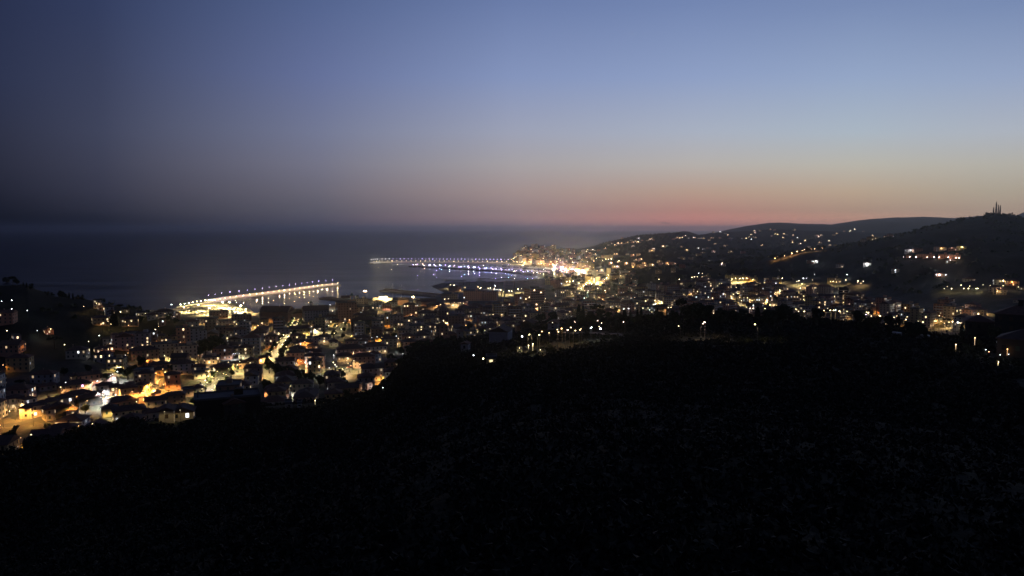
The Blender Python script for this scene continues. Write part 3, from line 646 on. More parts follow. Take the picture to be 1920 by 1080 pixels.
for i, (q, d) in enumerate(along(BW, 46)):
    nn = Vector((-d.y, d.x, 0)); c = q+nn*(7+rng.uniform(0, 11))+d*rng.uniform(-6, 6)
    k = 'vvbvpcvv'[i % 8] if i > 3 else 'vmvp'[i]
    lamp((c.x, c.y, 2.0), k, 1500*rng.uniform(.5, 1.6), 3.4+(i % 4)*1.1, 'globe', float(rng.choice([120, 200, 380])), 0, 'lamps on the marina quay', 'POINT', look='%s marina quay lamp' % NAMES[k])
# marina: pontoons, boats
BOATQ = []
for j, (x0, y0, x1, y1) in enumerate(((905,503.6,960,507.4),(925,500.6,985,505.2),(955,499.2,1012,503.8),(985,500.4,1040,505),(960,504.6,1030,511))):
    a, b = P0(x0, y0), P0(x1, y1); po = ribbon('pontoon', [a[:2], b[:2]], 2.6, -.4, .6, M['conc']); tag(po, ['floating pontoon tucked behind the rock breakwater', 'second floating pontoon out from the breakwater', 'floating pontoon below the headland', 'floating pontoon under the lit promenade', 'longest floating pontoon, closing the marina quay'][j], 'pontoon', 'pontoons of the marina')
    BOATQ.append((a, b))
def boat_proto(L_, sail, mh):
    b = MB(); n = 7; secs = []
    for i in range(n):
        t = i/(n-1); wv = .17*L_*math.sin(min(1, .35+t*.9)*math.pi*.62) if t < .75 else .17*L_*max(.04, (1-t)/.25*.95); x = (t-.5)*L_; fr = .09*L_*(1+.35*t)
        secs.append([(x,-wv,fr),(x,-wv*.75,-.15),(x,wv*.75,-.15),(x,wv,fr)])
    V = [q for s in secs for q in s]; Fc = [(3,2,1,0),(4*n-4,4*n-3,4*n-2,4*n-1)]
    for i in range(n-1):
        for j in range(4): Fc.append((4*i+j,4*i+(j+1) % 4,4*i+4+(j+1) % 4,4*i+4+j))
    b.add(V, Fc); me_h = mesh('hull', b.v, b.f, M[mh])
    b = MB(); b.box((-.22*L_,-.09*L_,.09*L_), (.12*L_,.09*L_,.09*L_+(.06 if sail else .16)*L_)); 
    if not sail: b.box((-.12*L_,-.07*L_,.25*L_), (.06*L_,.07*L_,.33*L_))
    me_c = mesh('cabin', b.v, b.f, M['hull']); me_m = None
    if sail:
        b = MB(); b.cyl((.06*L_,0,.1*L_), (.06*L_,0,1.45*L_), .09, .06, 5); b.cyl((.06*L_,0,.28*L_), (-.36*L_,0,.28*L_), .07, .06, 5); b.cyl((.06*L_,0,1.42*L_), (.48*L_,0,.14*L_), .025, .025, 3, caps=False); b.cyl((.06*L_,0,1.42*L_), (-.48*L_,0,.14*L_), .025, .025, 3, caps=False); b.cyl((.06*L_,-.11*L_,.8*L_), (.06*L_,.11*L_,.8*L_), .04, .04, 4)
        me_m = mesh('rigging', b.v, b.f, M['mast'])
    return me_h, me_c, me_m
BP = [boat_proto(11, True, 'hull'), boat_proto(13, True, 'hullb'), boat_proto(12, False, 'hull'), boat_proto(9, False, 'hullb')]
def boat(x, y, rz, k, label=None, sc_=1.0, group='boats moored in the far marina'):
    e = empty('sailing_boat' if BP[k][2] else 'motor_boat', (x, y, 0), rz); e.scale = (sc_,)*3
    for nm, me_ in zip(('hull', 'cabin', 'rigging'), BP[k]):
        if me_: put(bpy.data.objects.new(nm, me_), e)
    if label: return tag(e, label, 'boat', group)
    return reg(e, ['white hulled sailing boat', 'dark hulled sailing boat', 'white motor boat with a cabin', 'dark motor boat with a cabin'][k], 'boat', group)
for a, b in BOATQ:
    d = (b-a).normalized(); nn = Vector((-d.y, d.x, 0)); n = int((b-a).length/9)
    for i in range(n):
        for s in (-1, 1):
            if rng.random() < .78: c = a+d*(i+.5)*9+nn*s*8.2; boat(c.x, c.y, math.atan2(nn.y*s, nn.x*s), int(rng.choice([0,0,1,2,2,3])), sc_=rng.uniform(.8, 1.2))
# the tall ship-like yacht and single tall mast at the silos
q = P0(754, 562.5); boat(q.x, q.y, 2.5, 0, 'large sailing yacht with pale dressed rigging beside the harbour silos', 1.65, 'yachts at the near harbour')
q = P0(735.5, 563.5); boat(q.x, q.y, .6, 1, 'sailing yacht with one tall pale mast near the harbour silos', 1.55, 'yachts at the near harbour')

# ------------------------------------------------------------------ landmarks of the near town
def at_t(px, py): p = at(px, py); return p, math.hypot(p.x, p.y)
def bell_tower(px, yb, yt, wpx, col, top, label):
    p, d = at_t(px, yb); h = (yb-yt)/F*d; w_ = wpx/F*d; e = empty('bell_tower', p, -math.atan2(p.x, p.y)+.15); tag(e, label, 'bell tower', 'bell towers of the near town')
    b = MB(); hw = w_/2; z1 = h*.60; b.box((-hw,-hw,-4), (hw,hw,z1)); b.box((-hw*1.14,-hw*1.14,z1), (hw*1.14,hw*1.14,z1+.5)); b.build('shaft', MW[col], e)
    b = MB(); z2 = h*.78; t = hw*.3
    for x in (-1, 1):
        for y in (-1, 1): b.box((min(x*hw, x*(hw-t)),min(y*hw, y*(hw-t)),z1+.5), (max(x*hw, x*(hw-t)),max(y*hw, y*(hw-t)),z2))
    b.box((-hw*1.12,-hw*1.12,z2), (hw*1.12,hw*1.12,z2+.45)); b.build('belfry', MW[col], e)
    b = MB(); b.lathe([(.25*hw,z1+.6),(.5*hw,z1+.7),(.34*hw,z1+1.5),(.12*hw,z1+1.9)], 8); b.build('bell', M['iron'], e)
    b = MB()
    if top == 'dome': b.lathe([(hw*.95,z2+.45),(hw*.95,z2+1.2),(hw*.85,z2+(h-z2)*.35),(hw*.5,z2+(h-z2)*.55),(hw*.22,z2+(h-z2)*.68),(hw*.22,z2+(h-z2)*.8),(.05,h)], 10)
    else: b.lathe([(hw*1.05,z2+.45),(hw*.5,z2+(h-z2)*.55),(.05,h)], 8)
    b.build('cupola', M['copper'], e); FOOT.append((p.x, p.y, w_)); return e
bell_tower(660.5, 586, 547, 6.5, 'pink', 'dome', 'tall domed bell tower against the pier water beside the dark block')
bell_tower(583.5, 590, 563.5, 6.5, 'grey', 'spire', 'shorter bell tower with pointed dark cap at the church')
hb(570,614,583,603,'grey','gable',8,22,lit=2,name='church',cat='church',group='churches',label='grey church with gabled roof at the foot of the pointed bell tower')
hb(632,667,569,606,'brown','flat',12,15,lit=6,name='apartment_tower',cat='apartment block',group='apartment blocks',label='dark brown seven storey tower under the domed bell tower',lits=7)
hb(494,546,586,604,'brown','gable',-18,26,st=2,name='market_hall',cat='hall',group='halls',win=False,label='broad brown hall with a wide gabled roof near the harbour basin')
hb(545,572,588,601,'pink','gablef',20,16,st=2,name='market_hall',cat='hall',group='halls',win=False,label='pinkish gable fronted hall adjoining the broad brown hall')
def stack(px, yb, yt, wpx, label):
    p, d = at_t(px, yb); h = (yb-yt)/F*d; r = wpx/2/F*d; e = empty('factory_chimney', p); tag(e, label, 'chimney', 'factory chimneys behind the harbour')
    b = MB(); b.cyl((0,0,-3), (0,0,h), r*1.25, r*.85, 12); b.build('shaft', M['stone'], e); b = MB(); b.cyl((0,0,h-.1), (0,0,h+.9), r*1.05, r*1.05, 12); b.build('rim', M['iron'], e); b = MB(); b.box((-r*2.2,-r*2.2,-3), (r*2.2,r*2.2,3.2)); b.build('plinth', M['stone'], e)
stack(945.5, 571, 528, 2.3, 'dark factory chimney seen against the bay, shorter of the close pair'); stack(964, 571, 525, 2.1, 'dark factory chimney with the highest top, against the beach'); stack(940, 568, 545, 1.6, 'thin low factory chimney next to the taller pair')
# grain silos
p, d = at_t(717, 573); e = empty('grain_silo', p, -math.atan2(p.x, p.y)); tag(e, 'pale floodlit row of grain silos on the quay', 'silo'); u = 1/F*d
for i in range(4):
    b = MB(); b.box((-17*u+i*8.8*u,-4*u,-2), (-17*u+i*8.8*u+8.2*u,4*u,15*u-(i % 2)*1.3*u)); b.build('silo_bay', MW['cream'], e)
b = MB(); b.box((-6*u,-1.5*u,13.5*u), (10*u,1.5*u,17*u)); b.build('conveyor_house', MW['cream'], e); FOOT.append((p.x, p.y, 22*u))
for px, py in ((720,557.5),(728.3,560)):
    d_ = d; q = at(px, 573); h = (573-py)/F*math.hypot(q.x, q.y); lamp((q.x-2, q.y-9, q.z), 'y', 5000, h, 'globe', 420, 0, 'lamps of the port', 'POINT', look='big white globe lamp above the silos')
def mastlight(px, yb, yt, power, s, label, k='c'):
    q = at(px, yb); h = (yb-yt)/F*math.hypot(q.x, q.y); o = lamp(q, k, power, h, 'mast', s, 0, 'tall floodlights'); o['label'] = label; REG.pop(); return o
mastlight(684.6,571,545,90000,9000,'very bright tall floodlight at the root of the stone mole','w'); mastlight(774.5,569,556,70000,5000,'bright floodlight mast among the port sheds','w')
mastlight(322,583,571.5,2500,420,'lonely white lamp at the dark end of the beach'); mastlight(398,573,562.5,90000,3000,'bright floodlight at the landward end of the long pier','y'); mastlight(452,587,573,120000,4000,'brightest floodlight of the quay parking ground','y'); mastlight(430,580,567,80000,2600,'floodlight in the middle of the quay parking ground','y')
mastlight(418,578,567,60000,2200,'floodlight over the parked rows towards the pier','y'); mastlight(372,584,572,50000,2000,'floodlight over the beach end of the parked rows','y'); mastlight(461,590,580,30000,1200,'floodlight at the basin corner of the quay','w'); mastlight(345,586,576,30000,1400,'low floodlight at the beach promenade','y')
mastlight(393,590,578,50000,2000,'floodlight on the town side of the parked rows','y'); mastlight(440,594,584,30000,1200,'floodlight by the orange lit quay houses','w')
# port sheds
for x0, x1, yt, yb, c_, rf, lb in ((640,656,559,568,'white','gable','white gabled boat shed on the stone mole'),(665,690,561,570,'cream','flat','long cream port office under the tall floodlight'),(667,673,556,570,'white','flat','small white cabin tower in the port'),(692,710,562,571,'cream','flat','low cream port shed beside the grain silos'),(737,766,563,572,'salmon','gable','salmon port shed with gabled roof near the yachts'),(776,790,564,572,'cream','flat','cream flat port shed under the bright floodlight mast'),(790,818,566,575,'salmon','gable','long salmon customs shed by the port')):
    hb(x0,x1,yt,yb,c_,rf,0,14,st=2,name='port_shed',cat='shed',group='port sheds',label=lb,win=rf != 'gable')
hb(828,859,552,561,'cream','flat',-6,18,name='port_building',cat='building',group='public buildings',label='cream three storey port building with rows of windows near the headland')
hb(870,905,546,564,'pink','flat',-8,20,lit=1,name='school',cat='building',group='public buildings',label='long pinkish four storey building with flat roof facing the harbour'); hb(906,933,547,564,'pink','flat',-8,20,name='school',cat='building',group='public buildings',label='pinkish wing set at the end of the long flat roofed building')
hb(841,864,538,547,'brown','flat',5,18,st=2,name='hotel',cat='building',group='public buildings',label='low brown hotel on the headland with a lit roof terrace',lit=2)
HALLS = [o for o in C.objects if o.name.startswith('market_hall')]
for o, k_, pw_ in zip(HALLS, 'ow', (500, 700)):
    rz_ = o.rotation_euler.z
    for u_ in (-8, 4): x_, y_ = o.location.x+u_*math.cos(rz_)+17*math.sin(rz_), o.location.y+u_*math.sin(rz_)-17*math.cos(rz_); lamp((x_, y_, H1(x_, y_)), k_, pw_, 5, 'street', 8, 0, 'facade lamps of the town')  # lamps added to light the walls of the two halls
# the banded apartment tower
def banded(x0, x1, yt, yb, label, n=10):
    p, d = at_t((x0+x1)/2, yb); w_ = (x1-x0)/F*d; h = (yb-yt)/F*d; e = empty('apartment_tower', p+Vector((p.x, p.y, 0)).normalized()*8, -math.atan2(p.x, p.y)+R(28)); tag(e, label, 'apartment block', 'apartment blocks')
    hw = w_*.40; b = MB(); b.box((-hw,-hw,-4), (hw,hw,h)); b.build('wall', MW['brown'], e); fh = h/n
    me_ = None
    for k in range(1, n):
        if me_ is None:
            b = MB(); t = 1.3
            b.box((-hw-t,-hw-t,0), (hw+t,-hw-.01,.2)); b.box((-hw-t,-hw,0), (-hw-.01,hw+t,.2)); b.box((hw+.01,-hw,0), (hw+t,hw+t,.2)); b.box((-hw-t,-hw-t,.2), (hw+t,-hw-t+.12,1.1)); b.box((-hw-t,-hw-t+.12,.2), (-hw-t+.12,hw+t,1.1)); b.box((hw+t-.12,-hw-t+.12,.2), (hw+t,hw+t,1.1)); me_ = mesh('balcony', b.v, b.f, MW['pink'])
        o = put(bpy.data.objects.new('balcony', me_), e); o.location = (0, 0, k*fh)
        for j in range(6):
            for f in range(2):
                u = (j+.5)/6*2*hw-hw; on = (k, j, f) in ((8,4,0),(6,1,1),(9,1,0),(3,2,0),(5,4,1),(2,5,1)); o = bpy.data.objects.new('lit_window' if on else 'window', pane(1.5, 1.9, 'w', 8) if on else _dark[0]); o.location = (u,-hw-.02,k*fh+.25-fh*.0) if f == 0 else (-hw-.02,u,k*fh+.25); o.rotation_euler = (0,0,0 if f == 0 else math.pi/2); put(o, e)
    b = MB(); b.box((-hw-1.5,-hw-1.5,h), (hw+1.5,hw+1.5,h+.5)); b.box((-hw*.5,-hw*.5,h+.5), (hw*.5,hw*.5,h+3.4)); b.build('roof', M['flat'], e); FOOT.append((e.location.x, e.location.y, w_*.7))
_b = MB(); _b.box((-.75,-.05,0), (.75,.05,1.9)); _dark = [mesh('window', _b.v, _b.f, M['glass'])]
banded(984, 1019, 541, 586, 'brown ten storey tower ringed with balconies near the factory chimneys')

# ------------------------------------------------------------------ houses one can tell apart: sides, eaves, foot
HOUSES = """
177 188 565 579 cream flat 0|199 212 578 594 grey hip 5|177 201 598 611 ochre hip 6|228 241 581.5 588 yellow flat 0|231 257 600 613 brown hip -8|258 275 587 594 cream flat 4|204 216 586 597 grey hip 0
326 336 588 598 salmon gable 10|295 325 586 596 grey hip -5|278 296 591 600 grey hip 0|299 309 601 612 brown gable 10|186 197 577 583 brown hip 0
26 36 631 638 pink flat 10|85 97 620 627 red gable 10|180 199 655 663 salmon hip 6|199 212 651 660 salmon hip 6|195 208 637 651 grey flat 0
211 222 631 656 pink hip 10|219 248 635 658 pink gablef 8|238 257 627 650 grey flat 0|258 281 628 652 grey flat -12|281 294 625 648 brown flat -12
294 308 631 643 ochre hip -10|308 321 636 646 ochre hip 6|322 332 632 645 ochre hip 0|333 355 617 643 salmon flat 4|356 372 619 646 grey flat 4|372 386 622 643 grey flat 10
290 331 648 678 cream flat 4|331 366 651 678 cream flat 6|250 292 659 678 brown hip 8|264 287 681 690 red hip 20|286 316 685 702 salmon hip 4|328 362 684 703 white hip 4|312 336 705 731 salmon hip 2
262 287 703 725 cream hip -8|258 275 723 741 yellow hip -30|288 312 695 706 ochre hip 0|300 309 676 690 ochre flat 0
135 149 708 722 cream gablef 12|149 181 706 722 salmon gable 12|118 162 724 738 brown hip 14|92 104 723 732 cream hip 14|75 92 726 734 grey hip 10|187 212 708 715 pink hip 15
20 42 750 767 white hip 8|42 61 752 770 white hip 30|45 62 768 785 cream hip -20|60 82 764 782 cream flat 12|82 106 757 776 yellow hip 22|106 131 750 768 cream hip 24|131 167 741 757 grey hip 24|106 112 763 770 white flat 10
185 209 725 741 white hip 12|209 228 728 744 pink hip 0|228 253 730 748 ochre hip 10|238 250 722 735 ochre hip -10|172 190 741 757 cream hip -20|86 105 771 789 cream gablef 16|104 124 766 786 dark gable 16|125 143 771 783 grey hip 10
195 218 768 782 yellow hip 6|218 268 772 788 cream hip 4|150 185 748 762 dark hip 14|205 250 754 766 brown hip 18|276 308 752 764 cream gable 0|285 300 739 752 salmon gable 0|255 274 745 757 brown hip 0
272 303 775 788 cream hip 6|303 326 772 793 cream gablef -6|325 362 774 789 cream gablef -6|345 362 732 744 pink flat 4|310 345 743 757 brown hip 0|362 382 728 739 grey hip 0
367 399 700 710 cream flat 0|382 411 671 683 cream flat 0|362 384 689 703 grey hip 0|399 432 690 704 dark hip 6|411 435 684 697 yellow flat 14|435 464 682 692 salmon hip 10|464 482 677 690 cream gablef 4|486 508 671 681 salmon hip 4
372 407 598 608 cream flat 4|412 440 603 612 cream flat 4|395 425 585 597 brown flat 4|350 371 604 614 grey hip 0|436 470 592 604 brown flat 0|405 436 614 626 brown flat 4|440 462 619 640 grey hip 0
464 480 608 618 yellow hip 0|488 503 600 612 ochre hip 0|470 500 626 648 grey hip -6|500 520 632 655 pink hip -12|520 542 618 634 grey flat 0|516 534 604 618 dark hip 0
544 580 617 630 yellow gable 0|580 608 601 612 yellow flat 0|547 572 630 642 brown hip 6|560 585 642 654 brown hip 0|536 560 644 652 brown flat 0|588 604 615 630 grey hip 0|578 596 634 650 pink flat 0
576 596 649 656 brown hip 0|596 620 632 644 grey hip 0|618 636 601 612 ochre hip 0|609 632 594 606 grey hip 0|668 681 577 597 ochre flat -10|681 694 576 592 brown flat 0|689 703 583 598 cream hip 0|662 708 600 622 dark hip -14
704 722 596 612 grey flat 0|722 731 589 614 ochre flat 0|731 756 592 612 grey flat 6|717 734 571 582 salmon hip 0|735 752 578 590 brown hip 0|756 782 572 594 salmon hip 4|782 800 578 590 brown flat 0
747 768 606 630 cream flat -36|767 805 611 634 cream flat 4|750 770 599 610 cream hip 0|765 780 595 606 cream hip 0|722 737 621 632 cream gable 0|716 745 636 652 cream hip -6|680 724 650 664 white hip 8|632 684 655 668 pink hip 6
662 702 669 690 pink hip 6|633 664 667 678 cream hip 0|690 712 664 680 grey hip -40|672 690 640 652 grey hip 0|648 668 640 652 pink hip 4|618 634 640 650 grey hip 0
811 824 596 612 grey flat 0|828 842 580 592 salmon hip 0|842 873 593 618 brown flat -10|815 842 581 596 brown hip 0|870 886 590 602 pink flat 0|886 904 591 604 grey hip 0|900 920 585 598 grey hip 0|915 928 588 600 green flat 0
787 812 585 597 brown hip 0|860 878 564 573 pink flat 0|880 905 573 584 brown hip 0|905 930 576 588 brown hip 0|945 956 561 573 yellow flat 0|966 984 553 574 pink flat -8|972 984 565 577 white hip 0|935 958 577 590 brown hip 0
780 800 565 575 cream hip 0|800 835 572 580 brown hip 0|843 868 566 575 grey hip 0|700 720 566 576 grey hip 0|725 745 567 577 grey hip 0
1019 1040 564 576 pink hip 0|1025 1050 574 584 brown hip 0|1052 1078 564 578 cream hip 4|1078 1098 565 579 ochre hip 4|1098 1118 566 582 salmon hip 4|1116 1146 567 582 cream flat -4|1146 1174 568 582 cream flat -4
1104 1120 552 563 cream flat 0|1120 1135 552 564 salmon flat 0|1040 1062 543 557 grey hip 0|1062 1080 543 556 cream hip 0|1080 1100 548 560 grey flat 0|1142 1152 553 563 grey flat 0|1158 1182 555 565 grey hip 0
1174 1196 567 590 grey flat 6|1203 1229 576 596 grey flat 4|1229 1250 575 597 brown flat -8|1197 1218 546 568 cream flat -6|1218 1229 546 567 yellow flat -6|1229 1247 549 570 cream flat 8|1244 1270 558 578 cream flat 6|1262 1284 547 562 cream flat 0
1283 1294 556 568 cream flat 20|1297 1324 558 568 cream flat 6|1312 1324 541 557 grey flat 0|1348 1362 548 562 pink flat 0|1340 1362 564 574 grey flat 0|1392 1404 557 570 brown flat 0|1404 1420 548 562 ochre hip 0
1486 1500 580 596 brown flat 0|1500 1528 578 600 grey flat 4|1528 1543 576 596 salmon flat 0|1543 1562 583 600 dark flat 0|1562 1595 582 598 brown flat 0|1560 1578 574 584 ochre hip 0|1580 1600 577 588 salmon hip 0|1554 1577 555 568 grey flat 0|1573 1588 543 566 dark flat 4
1460 1482 556 570 brown flat 0|1482 1502 556 572 brown flat 0|1612 1636 601 611 ochre flat 0|1615 1634 586 601 dark flat 0|1512 1530 555 567 grey flat 0
1360 1379 516.5 525 yellow flat 0|1379 1400 517 525 yellow flat 0|1400 1406 518 526 salmon flat 0|1407 1420 520 527 yellow flat 0|1318 1332 516 521 yellow flat 0|1432 1441 522 532 cream flat 0|1449 1464 521 531 yellow flat 0|1258 1266 503 511 yellow hip 0
1184 1191 493 501 ochre flat 0|1200 1212 496 502 cream flat 0|1160 1172 524 533 grey flat 0|1134 1142 551 560 grey flat 0|1186 1196 525 533 grey gablef 0|1553 1575 522 530 ochre flat 0
"""
WASH = {}                                              # house fronts lit by lamps added before them: tint and power
for q in '290 648 y 600|331 651 y 450|286 685 o 700|312 705 o 700|258 723 y 900|262 703 y 400|135 708 w 500|149 706 p 700|177 598 o 700|177 565 w 160|82 757 o 350|106 750 o 350|60 764 o 260|45 768 o 160|185 725 c 900|209 728 o 600|228 730 o 800|238 722 o 500|668 577 o 900|689 583 y 700|722 589 o 500|372 598 w 350|412 603 w 350|756 572 w 260|747 606 w 200|767 611 w 260|945 561 y 2200|966 553 w 500|972 565 y 900|1052 564 y 900|1078 565 y 1100|1098 566 o 1800|1104 552 y 1500|1120 552 w 1300|1116 567 w 700|1146 568 w 600|1197 546 y 1800|1218 546 y 2200|1229 549 y 2000|1244 558 y 2000|1262 547 w 500|1283 556 w 1400|1297 558 w 1100|1379 517 y 3000|1360 516 y 3000|1400 518 o 2600|1407 520 y 1500|1318 516 y 2200|1612 601 y 2200|1560 574 o 900|1528 576 o 900|1580 577 w 900|195 768 y 800|218 772 y 300|303 772 y 450|325 774 y 350|333 617 o 350|308 636 o 800|294 631 o 600|258 628 o 250|281 625 o 250|211 631 o 220|219 635 o 250|199 651 p 500|180 655 p 600|367 700 y 900|382 671 w 700|411 684 y 800|435 682 y 400|560 642 w 300|580 601 w 400|618 601 y 700|544 617 y 1100|596 632 w 300|735 578 w 250|717 571 p 700|782 578 w 200|664 590 w 200|842 593 w 120|811 596 w 200|828 580 w 300|680 650 w 200|632 655 p 250|662 669 p 350|633 667 w 400|842 553 w 500|860 564 p 350|1200 576 w 300|1174 567 w 300|1229 575 w 250|1486 580 w 300|1500 578 w 350|1562 582 w 400|1449 521 y 1800|1432 522 y 800|1553 522 y 1200|20 750 w 300|42 752 w 300|167 0 w 0|435 682 y 300|464 677 w 250|486 671 w 300|520 618 w 200|500 632 o 350|470 626 w 200'.split('|'):
    a_, b_, k_, p_ = q.split(); WASH[(int(a_), int(b_))] = (k_, float(p_))
def wash(e, w_, dp, k, pw):  # lamps added in front of a house only to brighten its walls
    n = max(1, int(w_/14+.5)); rz = e.rotation_euler.z
    for i in range(n):
        u = ((i+.5)/n-.5)*w_; v = -dp/2-4.6; x = e.location.x+u*math.cos(rz)-v*math.sin(rz); y = e.location.y+u*math.sin(rz)+v*math.cos(rz)
        lamp((x, y, H1(x, y)), k, pw, 5.0, 'street', 3+pw/160, rz-math.pi/2, 'facade lamps of the town')
LIT = {(333,617): [(.4,.75),(.6,.75),(.4,.3)], (258,628): [(.7,.6),(.9,.6),(.9,.3),(.9,.1)], (219,635): [(.2,.4),(.5,.4)], (250,659): [(.65,.4)], (756,572): [(.1,.8),(.9,.8),(.9,.2)], (767,611): [(.55,.8),(.55,.5),(.45,.5)], (118,724): [(.6,.5)], (747,606): [(.2,.8),(.5,.8),(.3,.1)], (500,632): [(.5,.5)]}
for row in HOUSES.strip().replace('\n', '|').split('|'):
    x0, x1, yt, yb, c_, rf, rt = row.split(); x0, x1, yt, yb, rt = float(x0), float(x1), float(yt), float(yb), float(rt)
    w_ = x1-x0; p_ = at((x0+x1)/2, yb, 0, x0 > 1100); big = (yb-yt)/F*math.hypot(p_.x, p_.y) > 10.5
    sp = LIT.get((int(x0), int(yt)), ())
    nl = int(rng.choice([0,1])) if sp else int(rng.choice([1,2,2,3,4])) if yb < 690 else int(rng.choice([0,0,1,2]))
    if big and x0 > 1030 and not sp: nl += 4
    e = hb(x0, x1, yt, yb, c_, rf, rt, None, sp, nl, name='apartment_block' if big else 'house', cat='apartment block' if big else 'house', group='apartment blocks' if big else 'houses of the town', balc=big and x0 > 1030 and rf == 'flat', litk='m' if int(x0) == 118 else 'w' if sp else None, lits=9 if sp else 7)
    if (int(x0), int(yt)) not in WASH and yb < 690 and rng.random() < .6: WASH[(int(x0), int(yt))] = (str(rng.choice(list('wwyo'))), rng.uniform(70, 260)*(1.8 if x0 > 1030 else 1))  # fainter added lamps for other fronts, picked by chance
    if (int(x0), int(yt)) in WASH: wash(e, (x1-x0)/F*math.hypot(p_.x, p_.y), min(max((x1-x0)/F*math.hypot(p_.x, p_.y)*.6, 8), 16), *WASH[(int(x0), int(yt))])

# houses on the dark slope in front, and at its crest
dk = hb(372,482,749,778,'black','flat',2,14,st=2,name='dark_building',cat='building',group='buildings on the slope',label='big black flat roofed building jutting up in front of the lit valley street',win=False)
p = dk.location; b = MB(); b.cyl((-11.5,0,6), (-11.5,0,9.6), .35, .3, 8); b.cyl((-11.5,0,9.6), (-11.5,0,9.9), .5, .5, 8); b.build('flue', M['iron'], dk)
hb(420,455,758,779,'dark','gablef',10,8,st=2,group='houses on the slope',label='bluish grey gable wall beside the big black flat roofed building')
hb(866,880,645,659,'grey','mono' if False else 'gable',-14,5,st=1,name='hut',cat='hut',group='houses on the slope',label='small pale tin roofed hut alone on the dark slope')
hb(912,931,672,683,'yellow','flat',0,6,st=1,group='houses on the slope',label='low bungalow with two glowing windows on the dark slope',spots=[(.25,.5),(.7,.5)],litk='y',lits=14)
hb(897,925,616,626,'yellow','gable',10,9,st=1,group='houses on the slope',label='low yellow lit house under the big bare gable wall'); hb(921,957,622,642,'grey','gablef',-12,14,st=2,group='houses on the slope',label='big bare grey gable wall facing up the dark slope',win=False)
hb(967,983,611,620,'salmon','hip',8,8,st=1,group='houses on the slope',label='small salmon house glowing among the olive trees at the crest'); hb(1029,1047,606,618,'grey','gable',-8,9,st=2,group='houses on the slope',label='unlit grey house with pale roof by the crest road'); hb(980,1003,606,616,'dark','gable',-20,9,st=2,group='houses on the slope',label='dark house with a slanting roof behind the lit shrubs')
hb(668,678,720,733,'salmon','flat',-10,7,st=2,group='houses on the slope',label='small salmon house half hidden in the dark grove',lit=1,litk='w'); hb(687,697,719,731,'salmon','gablef',12,6,st=2,group='houses on the slope',label='narrow floodlit gable next to the small salmon grove house')
hb(535,548,757,765,'cream','flat',0,6,st=1,group='houses on the slope',label='floodlit cream lean-to low on the dark slope'); hb(558,566,757,764,'white','flat',0,5,st=1,group='houses on the slope',label='little white shed beside the floodlit cream lean-to')
hb(970,979,655,663,'white','flat',0,4,st=1,name='shed',cat='shed',group='houses on the slope',label='tiny white shed on the dark slope left of none but one garden lamp' if False else 'tiny white shed beside the garden with two lamps'); hb(1008,1022,662,669,'cream','flat',6,5,st=1,name='shed',cat='shed',group='houses on the slope',label='low cream garden wall house under the two garden lamps',win=False)
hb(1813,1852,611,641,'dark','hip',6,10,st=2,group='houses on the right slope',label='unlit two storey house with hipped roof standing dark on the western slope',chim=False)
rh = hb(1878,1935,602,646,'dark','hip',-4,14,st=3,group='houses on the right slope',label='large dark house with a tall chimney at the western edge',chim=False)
b = MB(); b.box((-.2,-1,9), (1.6,1,17.2)); b.box((-.5,-1.3,17.2), (1.9,1.3,17.7)); b.build('chimney', MW['dark'], rh)
hb(1888,1960,645,672,'dark','hip',-6,12,st=1,group='houses on the right slope',label='low dark house below the large chimneyed house'); hb(1852,1865,604,619,'yellow','flat',0,8,st=2,group='houses on the right slope',label='small yellow lit wall showing behind the unlit hipped house')
def slab(px0, py0, px1, py1, hgt, depth, name, label, m):
    a, c = at(px0, py0), at(px1, py1); o = ribbon(name, [a, c], depth, [a.z-1, c.z-1], [a.z+hgt, c.z+hgt], m); tag(o, label, name.replace('_', ' ')); return o
slab(1672,628,1690,630,1.4,2.2,'greenhouse_roof','pale strip of greenhouse roof along the dark crest',M['pale']); slab(1715,633,1743,635,1.4,2.2,'greenhouse_roof','longer pale greenhouse roof nearer the unlit hipped house',M['pale']); slab(1883,643,1903,638,2.6,3.4,'pergola_roof','pale sloping pergola roof beside the large chimneyed house',M['pale'])

# ------------------------------------------------------------------ roads
def road(pts, width, name='road', m=None, label=None, lift=.22):
    P = [at(*q) for q in pts]; Q = []
    for a, c in zip(P, P[1:]):
        n = max(2, int((c-a).length/5))
        for i in range(n): Q.append(a.lerp(c, i/n))
    Q.append(P[-1]); V = []; n = len(Q)
    for i, q in enumerate(Q):
        t = (Q[min(i+1, n-1)]-Q[max(i-1, 0)]); t.z = 0; t.normalize(); nn = Vector((-t.y, t.x, 0))
        for s in (-1, 0, 1): v = q+nn*s*width/2; V.append((v.x, v.y, max(H1(v.x, v.y), q.z-.3)+lift))
    Fc = [(3*i+j, 3*i+j+1, 3*i+j+4, 3*i+j+3) for i in range(n-1) for j in range(2)]
    structure(put(bpy.data.objects.new(name, mesh(name, V, Fc, m or M['asphalt']))), label); return Q
RA = road([(557,604),(552,618),(543,632),(533,645),(524,658),(516,672),(509,690)], 11, label='tree lined lit street running down to the harbour')
RB = road([(641,606),(638,618),(634,630),(632,640)], 8, label='short lit side street between dark houses')
RC = road([(470,684),(450,689),(437,693),(424,704),(412,716),(402,728),(392,742),(382,757),(368,772)], 9, label='lit valley street running past the big black building')
RD = road([(664,689),(655,692),(645,697),(636,705),(630,716)], 8, label='curving lit lane with parked cars')
RE = road([(-20,800),(30,797),(58,790),(82,783),(110,774),(140,766),(170,757),(190,750),(212,746)], 8, label='orange lit village road climbing past the houses')
RF = road([(1030,625),(1060,624),(1100,625),(1135,627),(1168,630)], 6, label='lit hillside road at the crest')
